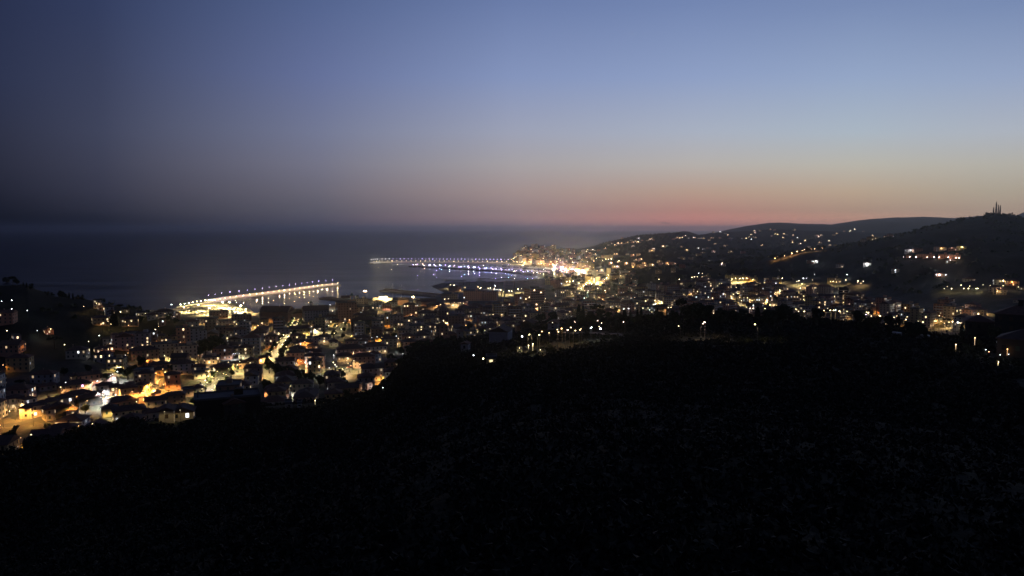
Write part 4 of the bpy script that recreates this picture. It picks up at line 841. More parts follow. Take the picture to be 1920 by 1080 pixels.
RG_ = road([(1446,490),(1462,486.5),(1480,481.5),(1500,476),(1520,472.5),(1546,469.5)], 14, label='orange lit road climbing the far dark hill')
RH = road([(1768,543.5),(1790,544),(1815,544),(1840,544.5),(1875,546),(1920,547)], 12, label='lit road strip across the right hill')
RI = road([(1120,545),(1140,556),(1165,563),(1200,571),(1240,574),(1262,580)], 10, label='bright avenue between the apartment blocks')
road([(282,700),(288,716),(284,732),(268,742),(240,750),(214,752)], 7, label='orange lit lane between the old houses', m=M['pave'])
# the paved quay with the parked rows
QV = [P0(*q, 2.3) for q in ((332,583),(345,578.6),(395,568.2),(402,568.6),(436,572),(450,576.5),(461,583.5),(466,590),(440,596),(400,592),(360,588))]
structure(put(bpy.data.objects.new('quay_pavement', mesh('quay_pavement', [(v.x, v.y, 2.35) for v in QV], [tuple(range(len(QV)))], M['pave']))), 'paved quay and parking ground at the root of the long pier')
BC = [P0(*q, 1.7) for q in ((955,531.5),(985,527.5),(1015,525),(1045,527),(1046,529.5),(1015,531),(985,532.5))]
structure(put(bpy.data.objects.new('beach', mesh('beach', [(v.x, v.y, 1.9) for v in BC], [tuple(range(len(BC)))][::-1], M['sand']))), 'lit curve of sandy beach by the bay')

# ------------------------------------------------------------------ cars
def car_proto(m):
    b = MB(); b.add([(-2.1,-.85,.3),(2.1,-.85,.3),(2.1,.85,.3),(-2.1,.85,.3),(-2.1,-.85,.85),(2.05,-.8,.72),(2.05,.8,.72),(-2.1,.85,.85)], [(3,2,1,0),(4,5,6,7),(0,1,5,4),(1,2,6,5),(2,3,7,6),(3,0,4,7)])
    body = mesh('body', b.v, b.f, m); b = MB(); b.add([(-1.7,-.8,.8),(.95,-.8,.76),(.95,.8,.76),(-1.7,.8,.8),(-1.2,-.65,1.42),(.3,-.65,1.42),(.3,.65,1.42),(-1.2,.65,1.42)], [(4,5,6,7),(0,1,5,4),(1,2,6,5),(2,3,7,6),(3,0,4,7)]); cab = mesh('cabin', b.v, b.f, M['glass'])
    return body, cab
_b = MB(); _b.cyl((0,-.1,0), (0,.1,0), .32, .32, 8); _wh = mesh('wheel', _b.v, _b.f, M['iron'])
CP = [(car_proto(m), m.name.split('_')[-1]) for m in CARS]
def car(x, y, z, rz, group, label=None, wheels=False):
    (bd, cb), nm = CP[int(rng.choice([0,0,0,1,2,3,4,5,5]))]; e = empty('parked_car', (x, y, z), rz)
    put(bpy.data.objects.new('body', bd), e); put(bpy.data.objects.new('cabin', cb), e)
    for wx in (-1.3, 1.35):
        for wy in (-.8, .8): o = put(bpy.data.objects.new('wheel', _wh), e); o.location = (wx, wy, .32)
    return tag(e, label, 'car', group) if label else reg(e, nm+' parked car', 'car', group)
a0 = P0(348, 580.5, 2.3); a1 = P0(452, 580, 2.3); ax = (a1-a0).normalized()
for i in range(15):
    for j in range(6):
        px, py = 352+i*6.9+rng.uniform(-.8, .8), 577+j*2.7-(i/15-.3)*5+rng.uniform(-.2, .2)
        q = P0(px, py, 2.4)
        if hfast(np.array([q.x]), np.array([q.y]), True)[2][0] < 5 or rng.random() < .22: continue
        car(q.x, q.y, 2.4, rng.choice([.4, .4+math.pi])+rng.uniform(-.06, .06), 'cars parked on the quay')
for i, q in enumerate(RD[1:-1:2]):
    if i % 1 == 0: car(q.x-2.3, q.y+2.3, H1(q.x-2.3, q.y+2.3)+.25, 1.05, 'cars parked along the curving lane')
for q, k in (((206,746),0),((213,744),1),((221,741),2),((200,748),3),((270,733),0),((282,729),1),((292,724),2),((288,735),3)):
    v = at(*q); car(v.x, v.y, v.z+.2, rng.uniform(0, 3), 'cars parked in the old village')

# ------------------------------------------------------------------ trees seen against the lit town and along streets
CREST = """988 584 571 round 1.2|1016 586 567 cypress 1|1003 596 584 round 1.6|968 597 585 round 1.7|950 600 588 round 1.5|1040 592 577 round 1.2|1028 596 585 round 1.3|1060 598 582 round 1.3|1076 600 577 round 1.2|1085 600 571 cypress 1.5|1093 601 573 cypress 1.3
1106 600 582 round 1.4|1120 600 569 pine 1.2|1124 600 577 round 1.5|1140 601 583 round 1.5|1158 602 584 round 1.3|1172 604 581 cypress 1.25|1182 605 582 cypress 1.1|1195 604 580 cypress 1.1|1202 604 578 cypress 1|1215 605 588 round 1.4|1234 608 580 round 1.15|1250 606 573 cypress .55|1259 606 580 round 1|1268 608 583 round .9
1276 607 557 pine .55|1284 608 572 round 1.2|1300 609 565 round 1.15|1314 609 566 round 1.2|1328 609 570 round 1.1|1347 610 575 round 1|1354 612 582 round 1.2|1372 610 580 round 1.3|1388 610 577 round 1.2|1401 610 580 round 1|1420 607 577 cypress 1.6|1447 608 580 round 1.1|1458 610 572 round 1|1468 611 569 round 1.1|1480 610 577 round 1|1492 611 585 round 1.3
1510 612 600 round 1.5|1540 612 603 round 1.6|1570 613 605 round 1.6|1600 614 606 round 1.5|1640 616 605 cypress 1.5|1698 628 608 cypress 1.3|1680 624 613 round 1.4|1715 632 621 round 1.4|1803 642 611 cypress 1.2|1735 637 626 round 1.3|1862 642 612 round 1|1770 641 628 round 1.3|1835 652 638 round 1|1810 664 645 round 1|1876 655 640 round 1
12 535 521 round 1.2|24 536 520 pine 1|32 537 523 round 1.1|44 538 530 cypress 1.3|50 540 531 cypress 1.2|58 545 536 round 1.2|90 556 547 round 1.3|114 558 546 round 1.2|130 562 550 cypress 1|137 563 551 cypress 1|155 566 556 round 1.3|225 583 571 pine 1.1|240 588 576 pine 1.4|212 612 586 cypress 1.4|218 614 588 cypress 1.2|262 608 592 round 1|318 606 588 round 1.1|330 610 596 round 1.1
385 668 634 round 1.15|400 670 628 round 1.25|415 670 634 round 1.1|428 668 646 round 1|374 672 650 round 1.1|440 650 632 round 1.2|455 650 628 round 1|460 600 592 round 1.3
505 700 672 round 1|520 712 680 round 1.2|540 716 684 round 1.1|560 720 690 round 1.2|580 724 696 round 1.1|600 728 702 round 1.2|620 735 710 round 1|645 738 705 round 1.1|700 710 690 round 1.1|720 712 690 round 1.1|735 690 660 round 1.1|500 735 710 round 1.1|570 750 728 round 1.2|650 752 728 round 1.1|695 745 728 round 1.2
255 702 684 round 1.3|240 712 688 round 1.2|225 708 690 round 1.2|200 716 700 round 1.2|265 690 668 round 1.1|232 690 670 round 1.1|120 705 690 round 1.2|165 700 684 round 1.3|320 700 684 round 1|60 740 722 round 1.3|30 742 724 round 1.2|160 775 758 round 1.2|140 790 775 round 1.3|230 800 782 round 1.1|90 810 795 olive 1.2|30 815 798 olive 1.2
340 672 660 round 1|300 662 652 round 1|610 620 606 round 1.2|625 634 618 round 1.1|690 630 612 round 1.2|740 640 622 round 1.1|820 625 606 round 1.3|835 630 612 round 1.2|880 622 604 round 1.3|905 612 596 pine 1.2|940 612 594 round 1.4|930 610 592 pine 1.2|800 610 596 round 1.2|770 616 604 round 1.1"""
for row in CREST.replace('\n', '|').split('|'):
    px, yb, yt, kd, wd = row.split(); tree_px(float(px), float(yb), float(yt), kd, float(wd), group='trees along the dark crest' if float(px) > 945 else 'trees among the houses')
for px, yb, yt, wd in ((733,706,684,1.2),(742,690,668,1.2),(752,668,648,1.3),(768,656,640,1.3),(784,654,638,1.2),(800,653,637,1.3),(816,650,633,1.2),(832,648,634,1.3),(850,644,627,1.2),(720,726,708,1.2),(704,740,722,1.3),(684,750,736,1.2)):
    tree_px(px, yb, yt, 'round', wd, group='trees on the shoulder of the slope')
for i in range(60): # ragged crowns along the brow of the slope
    a = AZ(rng.uniform(745, 1790)); dd = float(np.interp(a, HA, HD))*rng.uniform(.93, 1.06); x, y = math.sin(a)*dd, math.cos(a)*dd
    if any((x-f[0])**2+(y-f[1])**2 < (f[2]+4)**2 for f in FOOT) or min((q.x-x)**2+(q.y-y)**2 for q in RF) < 36: continue
    tree((x, y, H1(x, y)-.2), 'cypress' if rng.random() < .12 else 'pine' if rng.random() < .15 else 'round', rng.uniform(3.5, 8.5), rng.uniform(1.1, 1.5), 'trees along the dark crest')
for Q, n, kd, hh, g_ in ((RA, 26, 'round', 7.5, 'street trees of the tree lined street'), (RC, 16, 'round', 6, 'street trees of the valley street'), (RB, 6, 'round', 6.5, 'street trees of the side street')):
    for i, (q, d) in enumerate(along(Q, n)):
        nn = Vector((-d.y, d.x, 0))*(5.2 if i % 2 else -5.2); v = q+nn; tree((v.x, v.y, H1(v.x, v.y)), kd, hh*rng.uniform(.8, 1.25), 1.05, g_)
for px, py in [(x, 526.4-(x-900)*.03+rng.uniform(-.3, .3)) for x in (900,908,917,926,934,942,951,960,968,975,984,991,999,1006)]:   # promenade palms by the bay
    v = at(px, 529+abs(px-950)*.01); tree(v, 'pine', rng.uniform(8, 11), 1.25, 'promenade trees by the bay')
for px, py in ((838,534),(846,533),(853,533.5),(861,533),(869,534),(880,535),(893,535.5),(906,536),(922,537)):
    tree(at(px, py), 'pine', rng.uniform(9, 12), 1.2, 'pines on the headland')
for px, py in ((300,588),(358,592),(378,594),(396,597),(415,596),(343,591),(448,598)):
    tree(at(px, py), 'palm', rng.uniform(7, 9), 1, 'palms behind the quay')
for i in range(26):                                   # lit pines of the far headland
    px = rng.uniform(955, 990); py = rng.uniform(476, 489)
    if py < 492-(px-950)*.62+(4): continue
    tree(at(px, py), 'pine', rng.uniform(9, 13), 1.3, 'pines on the far headland')
for px, py in ((1448,489),(1456,487.5),(1464,486),(1472,483.5),(1478,481.5),(1486,479.5),(1495,477.3),(1504,475),(1512,473.5),(1520,472.5),(1528,471.3),(1536,470),(1544,469)):
    tree(at(px, py-.6), 'round', rng.uniform(8, 13), 1.4, 'trees lit orange along the far road')
for px, yb, yt in ((50,847,824),(60,845,820),(70,841,820),(78,838,817),(88,834,815),(140,815,800),(152,812,798),(1810,668,650),(1823,662,648),(1845,668,655),(1862,690,672),(1885,700,682),(1780,660,650),(1000,662,650),(990,655,645),(1010,640,626),(1000,640,622),(985,636,618),(1030,655,644),(640,712,690),(627,720,700)):
    tree_px(px, yb, yt, 'olive', 1.2, group='garden trees on the slope')

# ------------------------------------------------------------------ lamps, by the dot each makes
LAMPS = """
22 563 c 150|3 565 c 60|22 579 c 250|51 582 c 250|13 620 w 200|72 620 c 500|89 626 p 700|95 617 w 300|121 646 y 260|166 640 y 260|186 629 c 150|157 575 w 700|190 608 w 1500|206 608 w 900|201 603 w 700|236 604 w 1300|243 610 o 900|271 588 w 600|310 588 w 500|228 585 y 1500|183 569 w 900|289 618 y 1200|298 612 w 500|328 594 p 900
299 683.5 c 700|284 634 w 700|346 668 w 2600|311 667 y 2600|336 642 w 900|336 655 w 700|233.5 666 c 500|238 662 o 900|226 679 c 900|223 697 c 1100|208.5 705 c 1300|213 702 c 700|120 718 c 2000|117 726 w 1500|185 715 c 1500|175 718 w 1200|28 765 o 1300|105 751.5 o 1300|215 729 w 900|237 727 o 1800|193 733 c 1300|180 737 c 1000|202 741 c 1300|214 741 c 1300|186 746 c 1800
280 734 w 900|385 714 c 1800|426 639 c 900|420 645 w 600|255 754 w 500|352 757 y 900|441 740 w 1200|447 743 w 900|428 745 w 900|105 797 w 150|18 771 w 80|66 838 y 900|72 833 p 500|149 808 o 300|173 806 w 150|290 700 o 2200|297 712 o 2200|305 722 o 2000|291 729 o 2000|283 718 o 2000|270 733 o 2200|260 738 o 1600|308 692 o 1500|272 673 o 1600|285 655 o 1500|322 640 o 2000|315 645 o 1700|305 646 o 1200|300 652 o 1000|262 650 o 1500|292 645 o 1300|187 660 p 900|206 655 o 1000|250 735 o 2000|160 752 o 900|140 760 o 700|62 775 o 700|3 797 o 400
400 690 y 900|411 684 y 1500|430 684 y 1800|444 684 y 1500|470 681 y 1400|478 682 y 1000|487 687 y 1500|494 690 y 1300|518 690 y 1500|452 678 y 900|383 676 w 1800|388 706 y 1500|393 697 y 1500|375 755 y 800|367 765 y 800|398 730 y 600|404 722 y 700|412 713 y 700|425 703 y 800
445 608 w 700|462 608 w 700|448 615 w 700|497 585 w 600|497 612 w 900|484 611 o 1600|490 606 w 1400|516 624 w 500|500.5 628 w 500|480 643 w 600|456 672 w 700|474 676 w 600|436.5 663 c 500|439.5 663 c 400|447 663 c 400|535 650 w 400|568 655 w 600|572 680 c 300|566 644 o 900|570 641 o 700|597 629 y 1300|590 618 y 1200|603 612 y 900|648.5 690 w 700|672 684 w 900|660 686 o 700|630 684 c 900|620 690 c 700|627 680 y 1600|664 677 y 700|663 618 w 700|655 600 w 600|617 611 y 900|603 624 y 900|602 654 c 300|580 660 w 300|582 680 w 250
634 581 w 1300|624 583 w 1200|616 586 w 1100|607 585 w 500|620 571.5 c 700|628 572 w 400|598 598 w 500|603 598 w 500|612 601 c 500|577 587 w 400|635 569 w 1500|673 595 o 2200|679 594 o 1800|698 596 y 1500|700 577.5 w 1800|708 577 w 600|711 577 w 600|694 590 w 700|712 593 w 500|715 598 w 500|704 612 w 700|741 617 y 1200|737 619 y 1000|706 632 c 900|718 633 o 1800|722 630 w 800|787 602 w 2600|795 600 w 700|821 611 c 600|744 630 c 700|760 631 c 500|800 634 w 900|796 585 w 700|770 591 w 700|833 602 y 1500|840 606 y 1000|843 594 w 800|875 610 o 900|904 606 w 700|910 619 y 1500|902 621 y 1300|918 622 y 900|893 628 y 900|900 630 y 800|909 628 c 400
851 567 w 1100|858 568 w 900|864 568 w 900|870 569 w 900|820 573 w 600|826 571 w 900|835 561 w 1200|842 560 w 1200|812 563 w 800|845 534 y 3000|852 535 y 2500|861 538 y 2200|871 539 w 2200|897 538 w 4500|902 540 w 3000|915 541 w 3000|920 540 w 4200|926 541 w 2500|929 536 c 3500|938 544 y 3000|945 547 y 2600|955 545 y 2800|960 546 y 2600|972 542 y 2200|978 541 y 2200|985 546 y 1500|926 570 w 1100|934 571 w 900|939 567 w 1000|947 574 y 2600|955 576 y 2600|962 572 g 1500|968 574 y 2000|976 579 w 2000|984 579 w 1200|960 586 w 900|982 591 w 900|1023 560 w 1600|1005 546 w 600|1013 553 w 500|1008 577 w 900|1026 569 w 800|1034 568 w 800|1010 590 w 700
1119 535 w 4000|1125 527 w 4500|1128 530 y 4500|1132 524 w 3500|1140 516 y 5500|1144 519 y 5500|1137 521 y 3500|1095 536 y 4500|1100 530 w 4500|1105 526 w 3500|1110 532 y 4000|1115 524 y 3500|1090 541 y 3500|1098 533 y 3500|1085 531 y 3500|1080 527 y 3500|1075 527 w 3500|1069 528 y 3000|1062 528 w 3000|1102 548 g 1500|1100 551 w 1100|1060 545 w 1100|1048 541 w 800|1072 551 w 1200|1082 556 w 1600|1090 568 w 900|1064 576 w 1400|1084 578 w 1200|1102 578 o 2600|1106 576 o 2600|1110 579 o 2200|1116 577 w 1200|1130 575 w 1600|1131 561 y 1500|1110 561 y 1800|1104 559 y 1800|1145 576 w 1200|1155 574 w 1000|1155 562 w 900|1125 558 w 900|1196 572 w 2200|1210 567 w 2200|1218 566 y 2400|1224 566 y 2600|1233 564 w 3800|1240 568 w 3200|1236 569 y 2600|1247 572 w 2600|1253 578 w 2400|1260 579 w 2000|1246 575 w 2200|1208 565 y 1800|1227 561 y 1800|1192 577 c 900|1193 578 w 900|1165 562 w 900|1178 585 w 700|1168 588 c 1100|1180 587 c 1500|1220 584 c 600|1216 594 y 1400|1208 592 y 1100|1226 541 c 700|1240 545 w 900|1203 532 c 600|1268 553 w 600|1236 524 w 1400|1273 524 w 1600
1252 538 w 700|1257 539 w 700|1267 542 w 700|1247 548 w 700|1289 545 w 800|1298 555 w 600|1418.5 557.5 w 6000|1421.7 553.5 p 3500|1415 552 o 4000|1372 559 c 2600|1331 547 p 1600|1339 541 c 1300|1309 541 w 1000|1309 547 w 1200|1337 530 w 2200|1401 522 o 5500|1365 522 y 3500|1372 523 y 3500|1380 522 y 3500|1388 522 y 3500|1394 522 y 3000|1362 524 p 2000|1412 524 y 2200|1324 520 y 2500|1298 520 w 1500|1303 519 w 900|1308 519 w 900|1316 519 w 900|1311 512.5 c 800|1316 512.5 w 800|1341 525 w 1000|1442 524 c 1800|1445 530 w 1800|1452 530 y 2600|1458 530 y 2600|1455 522 w 2000|1466 522 w 1500|1435 539 w 2200|1437 542 w 1800|1461 544 w 2600|1453 536.5 w 900|1463 536.5 w 900|1469 537 w 900|1476 542 w 2200|1479 544 w 2200|1431 550 p 1300|1413 544 w 2000|1420 545 w 1600|1453 548.5 w 900|1474 560 w 900|1465 563 w 900|1458 568 w 1100|1438 562 y 2000|1446 562.5 p 1600|1430 560 w 1500|1388 558 w 1200|1391 564 y 1500|1405 587 p 2600|1409 590.5 p 2600|1416 590.5 p 2200|1335 586.5 c 900|1314 607 p 1700|1322 604 p 1500|1420.6 609 y 1900|1285 588 y 500|1276 612 w 500|1432 581 y 1000|1365 540 w 900|1352 541 w 800|1374 552 w 1000|1380 539 w 900|1396 542 y 1300|1345 555 w 900
1502 540.5 y 2600|1515 542 w 2200|1512 536.5 w 900|1515.5 536.5 w 700|1519 536.5 w 700|1522 536.6 w 700|1529 537.5 v 1200|1503 532 w 2200|1498 526 y 2200|1494 528 y 1600|1506 522 c 600|1511 522 c 500|1523 525 w 900|1526.7 514.6 c 500|1556 528 y 1800|1562 527.5 w 2200|1568 529 y 1800|1574 528.5 y 1800|1587 525 w 3200|1587 515 c 1500|1610 527 w 3200|1619 527.6 w 3600|1613 531 w 2200|1607 529 w 1500|1579 540.6 c 900|1574 547.4 c 900|1594 557 w 2200|1560 551 c 600|1531 557 c 600|1540 559.4 y 900|1531 562.5 y 2200|1510.5 564 y 900|1486.6 560.4 w 1000|1531 570 w 2600|1520 571 y 2000|1510 571 y 1800|1504 571 y 1600|1549.6 580 b 5200|1545 577.5 b 2600|1554 577.5 b 2600|1564 578 o 2800|1574.6 578 w 1500|1588 563.5 w 1300|1583 567 y 1600|1591 570 p 1300|1608 563 g 1300|1606 585.5 c 1500|1617 589 v 500|1621 589 v 500|1576.7 599 w 3200|1566 601 y 3200|1558 601 y 3200|1548 600 o 2600|1587 586.5 w 700|1580 591.7 w 600|1570 585.4 w 600|1510 590 w 600|1522 594 w 900|1628 608 w 2400|1620 606 y 2400|1540 592 o 1500|1490 590 w 700|1500 585 w 500
1700 575 c 300|1704 577.5 w 500|1703 583 c 2200|1706 585 c 1200|1703 590 o 1500|1710 593 w 800|1682 597 w 1400|1687 606 o 1000|1675 609 w 600|1700 596 w 700|1695 602 w 600|1726 580.5 o 1500|1723 593.5 c 1100|1739 590 y 800|1757 578 w 600|1777 581 y 1600|1796 582 c 200|1793 582 c 200|1765.5 593.5 o 900|1762 592 w 500|1752 604.5 w 700|1761 604.5 w 700|1772 606 w 600|1786 605 w 600|1786 603 w 300|1792 611 c 1900|1799 609 w 900|1807 610 w 900|1734 607 w 600|1725 616 y 600|1748 617.6 y 900|1783 619 y 900|1796 622 y 900|1810 622 y 1000|1863 624 y 500|1868 599 w 300|1839 596 c 200|1857 608 y 900|1650 604 w 200|1647 609 w 500|1658 611 w 300
906 672 y 60|1126 616 c 300|1047 618 w 600|1054 616 o 1700|1060 619 p 1500|1068 615 w 900|1075 620 w 700|1086 617 w 500|1091 619 w 600|1108 613.5 c 500|1110 616 c 500|1124 613 y 500|1045 622 w 900|1030 624 w 500|981 613 w 500|1012 622 o 900|1008 628 y 900|990 628 y 900|997 627 y 900|979 630.5 c 300|888 666 c 60|767 651 c 100|740 669 c 60
"""
LH = {'o': 6.5}
for row in LAMPS.strip().replace('\n', '|').split('|'):
    px, py, k, pw = row.split(); px, py, pw = float(px), float(py), float(pw)
    h = 3.2 if pw <= 120 else 6.0 if pw < 700 else 7.2
    p = at(px, py, h); d = math.hypot(p.x, p.y)
    s = (40 if pw < 300 else 75 if pw < 1000 else 130 if pw < 2500 else 260)*(1 if d < 800 else 1.9 if d < 1300 else 3.2)
    g_ = 'street lamps of the hillside village' if px < 400 and py > 600 else 'lamps of the dark left hill' if px < 350 else 'lamps on the dark slope' if d < 560 else 'lamps of the western valley' if px > 1270 else 'street lamps of the near town'
    lamp(p, k, pw*(1.25 if d < 700 else 1.5), h, 'street' if pw >= 400 else 'globe', s, None, g_, 'SPOT' if pw >= 400 else 'POINT')
for Q, n, k, pw, g_ in ((RA, 24, 'y', 3400, 'lamps of the tree lined street'), (RB, 5, 'y', 1000, 'lamps of the side street'), (RC, 16, 'y', 1000, 'lamps of the valley street'), (RD, 5, 'y', 600, 'lamps of the curving lane'), (RE, 5, 'o', 700, 'lamps of the village road'), (RF, 6, 'p', 350, 'lamps of the crest road'), (RG_, 13, 'o', 9000, 'lamps of the far orange road'), (RH, 7, 'y', 1300, 'lamps of the right hill road'), (RI, 8, 'w', 3600, 'lamps of the bright avenue')):
    for i, (q, d) in enumerate(along(Q, n)):
        nn = Vector((-d.y, d.x, 0))*(3.9 if i % 2 else -3.9); v = q+nn; dd = math.hypot(v.x, v.y)
        lamp((v.x, v.y, H1(v.x, v.y)), k, pw, 6.2, 'street', 60 if dd < 700 else 150 if dd < 1300 else 500, math.atan2(-nn.y, -nn.x), g_)
# garden lamps on the near slope: slim lit bollard posts
for px, yb, yt, k, pw, lb in ((1791.5,664,649,'w',50,'tall glowing garden post beside the lit bank'),(1827,654,637,'w',50,'tallest glowing garden post by the unlit hipped house'),(1870,655,644,'o',12,'orange glowing garden post near the pergola'),(1888,672,658,'o',12,'orange glowing garden post at the western edge'),(1871,690,681,'y',60,'small glowing garden post low on the slope'),(999,664,645,'y',160,'taller glowing garden post on the dark slope'),(991,658,648,'y',150,'bent glowing garden post beside its taller twin'),(591,763,751,'y',160,'thin glowing post alone low on the dark slope'),(663,676,660,'w',500,'thin glowing pole in front of the pink house'),(626,676,666,'c',300,'thin glowing pole by the green shrubs of the lane'),(741,622,615,'c',700,'thin glowing pole beside the corner apartments')):
    p, d = at_t(px, yb); h = (yb-yt)/F*d; e = empty('garden_lamp', p); b = MB(); b.cyl((0,0,-.3), (0,0,h*.35), .07, .06, 6); b.cyl((0,0,h*.98), (0,0,h), .16, .16, 6); b.build('pole', M['iron'], e); b = MB(); b.cyl((0,0,h*.35), (0,0,h*.97), .05, .05, 6); b.build('glow_tube', G(k, 1.3), e); b = MB(); b.lathe([(.1,h),(.2,h+.12),(.1,h+.3)], 8); b.build('lantern', G(k, 5), e)
    light(k, pw, 'POINT', e, (0, -.35, h*.9)); tag(e, lb, 'garden lamp', 'garden lamps on the near slope')
for px, py, k, pw, lb in ((1848,661,'c',150,'bright white security light in the dark western garden'),(1854,665,'r',40,'small red light next to the white security light'),(1875,671,'c',40,'tiny white light on the lower western terrace'),(1891,670,'c',60,'tiny white light on the pergola terrace'),(697,729,'c',160,'white light at the lower edge of the grove'),(718,731,'c',200,'white light furthest into the dark slope by the grove'),(669,727,'w',500,'lamp lighting the small salmon grove house'),(690,724,'w',700,'lamp lighting the narrow floodlit gable'),(541,760,'w',900,'lamp lighting the cream lean-to'),(562,759,'c',120,'faint white lamp at the little white shed'),(507,755,'c',40,'faint bluish light on the empty dark slope'),(918,671,'y',260,'porch lamp of the low bungalow'),(1013,661,'y',260,'lamp above the cream garden wall house'),(974,657,'y',160,'lamp at the tiny white shed')):
    p = at(px, py, 1.6); lamp(p, k, pw, 2.6, 'globe', 9, 0, 'small lights on the near slope', 'POINT'); REG[-1][0]['label'] = lb; REG.pop()

# ------------------------------------------------------------------ the far harbour town on its headland
def vis(p, up=6):
    d = Vector((p[0], p[1], p[2]+up-CAMZ)); h = math.hypot(d.x, d.y); T = np.linspace(12, h*.985, 130)
    return bool(np.all(CAMZ+d.z/h*T > hfast(d.x/h*T, d.y/h*T)-.3))
def to_px(p):
    x, y, z = p[0], p[1], p[2]-CAMZ; dep = y*COSP-z*SINP; return CX+F*x/dep, CY-F*(z*COSP+y*SINP)/dep
cols = ['cream','ochre','salmon','pink','yellow','white','brown','grey']
nP = 0; tries = 0; spots_ = []
while nP < 170 and tries < 3000:
    tries += 1
    px = 962+150*rng.random()**.9; py = rng.uniform(461, 515)
    top = np.interp(px, [950,968,985,1000,1060,1110], [487,474,466,461,469,476]); bot = np.interp(px, [950,975,1010,1050,1060,1112], [489,496,499,506,511,517])
    if not (top+1.2 < py < bot-.4): continue
    p = at(px, py)
    if p.z < 1.2 or any(abs(px-a) < 3.0 and abs(py-b_) < 2.0 for a, b_ in spots_): continue
    spots_.append((px, py)); nP += 1
    st = int(rng.choice([3,4,4,5])); house((p.x, p.y, p.z-.2), rng.uniform(8, 14), rng.uniform(8, 11), st, rng.uniform(-.5, .5), cols[int(rng.integers(7))], 'flat' if rng.random() < .3 else 'hip', int(rng.random() < .55)+int(rng.random() < .3), 'old_town_house', 'house', 'houses of the far harbour town', litk=str(rng.choice(['w','w','y','p','c'])), lits=float(rng.choice([12, 26, 44])), chim=False)
nL = 0
for i in range(600):
    if nL >= 165: break
    px = 958+160*rng.random(); py = rng.uniform(463, 516); top = np.interp(px, [950,968,985,1000,1060,1120], [487,476,469,464,472,478]); bot = np.interp(px, [950,975,1010,1050,1060,1120], [490,496.5,500,506.5,511,520])
    if not (top+1 < py < bot): continue
    p = at(px, py, 6)
    if p.z < .8: continue
    low = (py-top)/(bot-top); k = str(rng.choice(list('wwwwyyop'))); lamp(p, k, rng.uniform(2200, 6500)*(1.3 if low > .5 else 1.0), 7.5, 'street', float(rng.choice([120, 220, 420])), None, 'lamps of the far harbour town', 'SPOT' if low < .7 else 'POINT'); nL += 1
for x0, n, y0, x1, y1, k, pw in ((1008,11,494.6,1062,498.5,'y',1700),(1006,9,514.2,1052,514.6,'y',2000),(1066,7,498.5,1098,499.5,'o',2200),(1060,10,505,1100,509,'c',5000),(1072,8,508.5,1098,512,'y',3600),(957,9,488,980,478,'y',900),(963,7,491,985,493.5,'y',800),(1050,6,502,1070,510,'m',2600),(1058,5,500,1076,507,'v',3200),(1040,6,507,1064,512,'o',2000)):
    for i in range(n):
        t = (i+.5)/n; q = at(x0+(x1-x0)*t+rng.uniform(-.6, .6), y0+(y1-y0)*t+rng.uniform(-.5, .5), 6); lamp((q.x, q.y, max(q.z, 1.5)), k, pw, 7.5, 'street' if pw < 9000 else 'mast', 420 if pw < 9000 else 1500, None, 'promenade lamps of the far harbour', 'POINT')
# its domed basilica
p, d = at_t(1034.5, 470.5); u = d/F; e = empty('basilica', p, .2); tag(e, 'floodlit domed basilica crowning the far headland town', 'church', 'churches')
b = MB(); b.box((-7*u,-4*u,-8), (7*u,4*u,3.6*u)); b.box((-7.3*u,-4.3*u,3.6*u), (7.3*u,4.3*u,3.9*u)); b.build('nave', MW['yellow'], e)
b = MB(); b.lathe([(3.4*u,3.9*u),(3.4*u,6.2*u),(3.7*u,6.3*u),(3.5*u,7.0*u),(2.8*u,8.3*u),(1.5*u,9.3*u),(.7*u,9.6*u),(.7*u,10.8*u),(.1*u,12*u)], 14); b.build('dome', MW['yellow'], e)
for sx_ in (-1, 1):
    b = MB(); b.box((sx_*6.2*u-1.0*u,-4.6*u,-4), (sx_*6.2*u+1.0*u,-2.6*u,6.6*u)); b.lathe([(1.1*u,6.6*u),(.6*u,7.8*u),(.05,9*u)], 8, 0, (sx_*6.2*u, -3.6*u)); b.build('bell_tower', MW['cream'], e)
for dx, dy in ((-5,-9),(5,-9),(0,-10)): lamp((p.x+dx*u, p.y+dy*u, p.z), 'y', 9000, 3, 'globe', 300, 0, 'floodlights of the basilica', 'POINT', look='ground floodlight before the far basilica')
hb(1040,1048,468,476,'ochre','hip',0,14,st=3,name='palace',cat='building',group='public buildings',label='orange lit palace beside the domed basilica'); hb(1049,1056,468,474,'yellow','flat',0,12,st=2,name='palace',cat='building',group='public buildings',label='bright yellow building beyond the orange palace')
hb(1133,1149,478.5,486,'yellow','flat',0,20,st=3,name='convent',cat='building',group='public buildings',label='floodlit pale yellow convent alone on the hill beyond the harbour'); hb(1127,1133,479,484,'salmon','hip',0,12,st=2,group='public buildings',label='salmon house adjoining the floodlit convent'); 
hb(1137.5,1144.5,503.5,520,'yellow','flat',6,12,st=8,name='apartment_tower',cat='apartment block',group='apartment blocks',label='slim yellow floodlit tower rising from the lights inland of the harbour')
hb(1116,1124,519,533,'cream','flat',10,14,st=6,name='apartment_tower',cat='apartment block',group='apartment blocks',label='wedge shaped cream floodlit block below the slim yellow tower'); hb(1103,1110,520,531,'yellow','flat',-8,12,st=5,name='apartment_block',cat='apartment block',group='apartment blocks',label='yellow lit block next to the wedge shaped cream block')
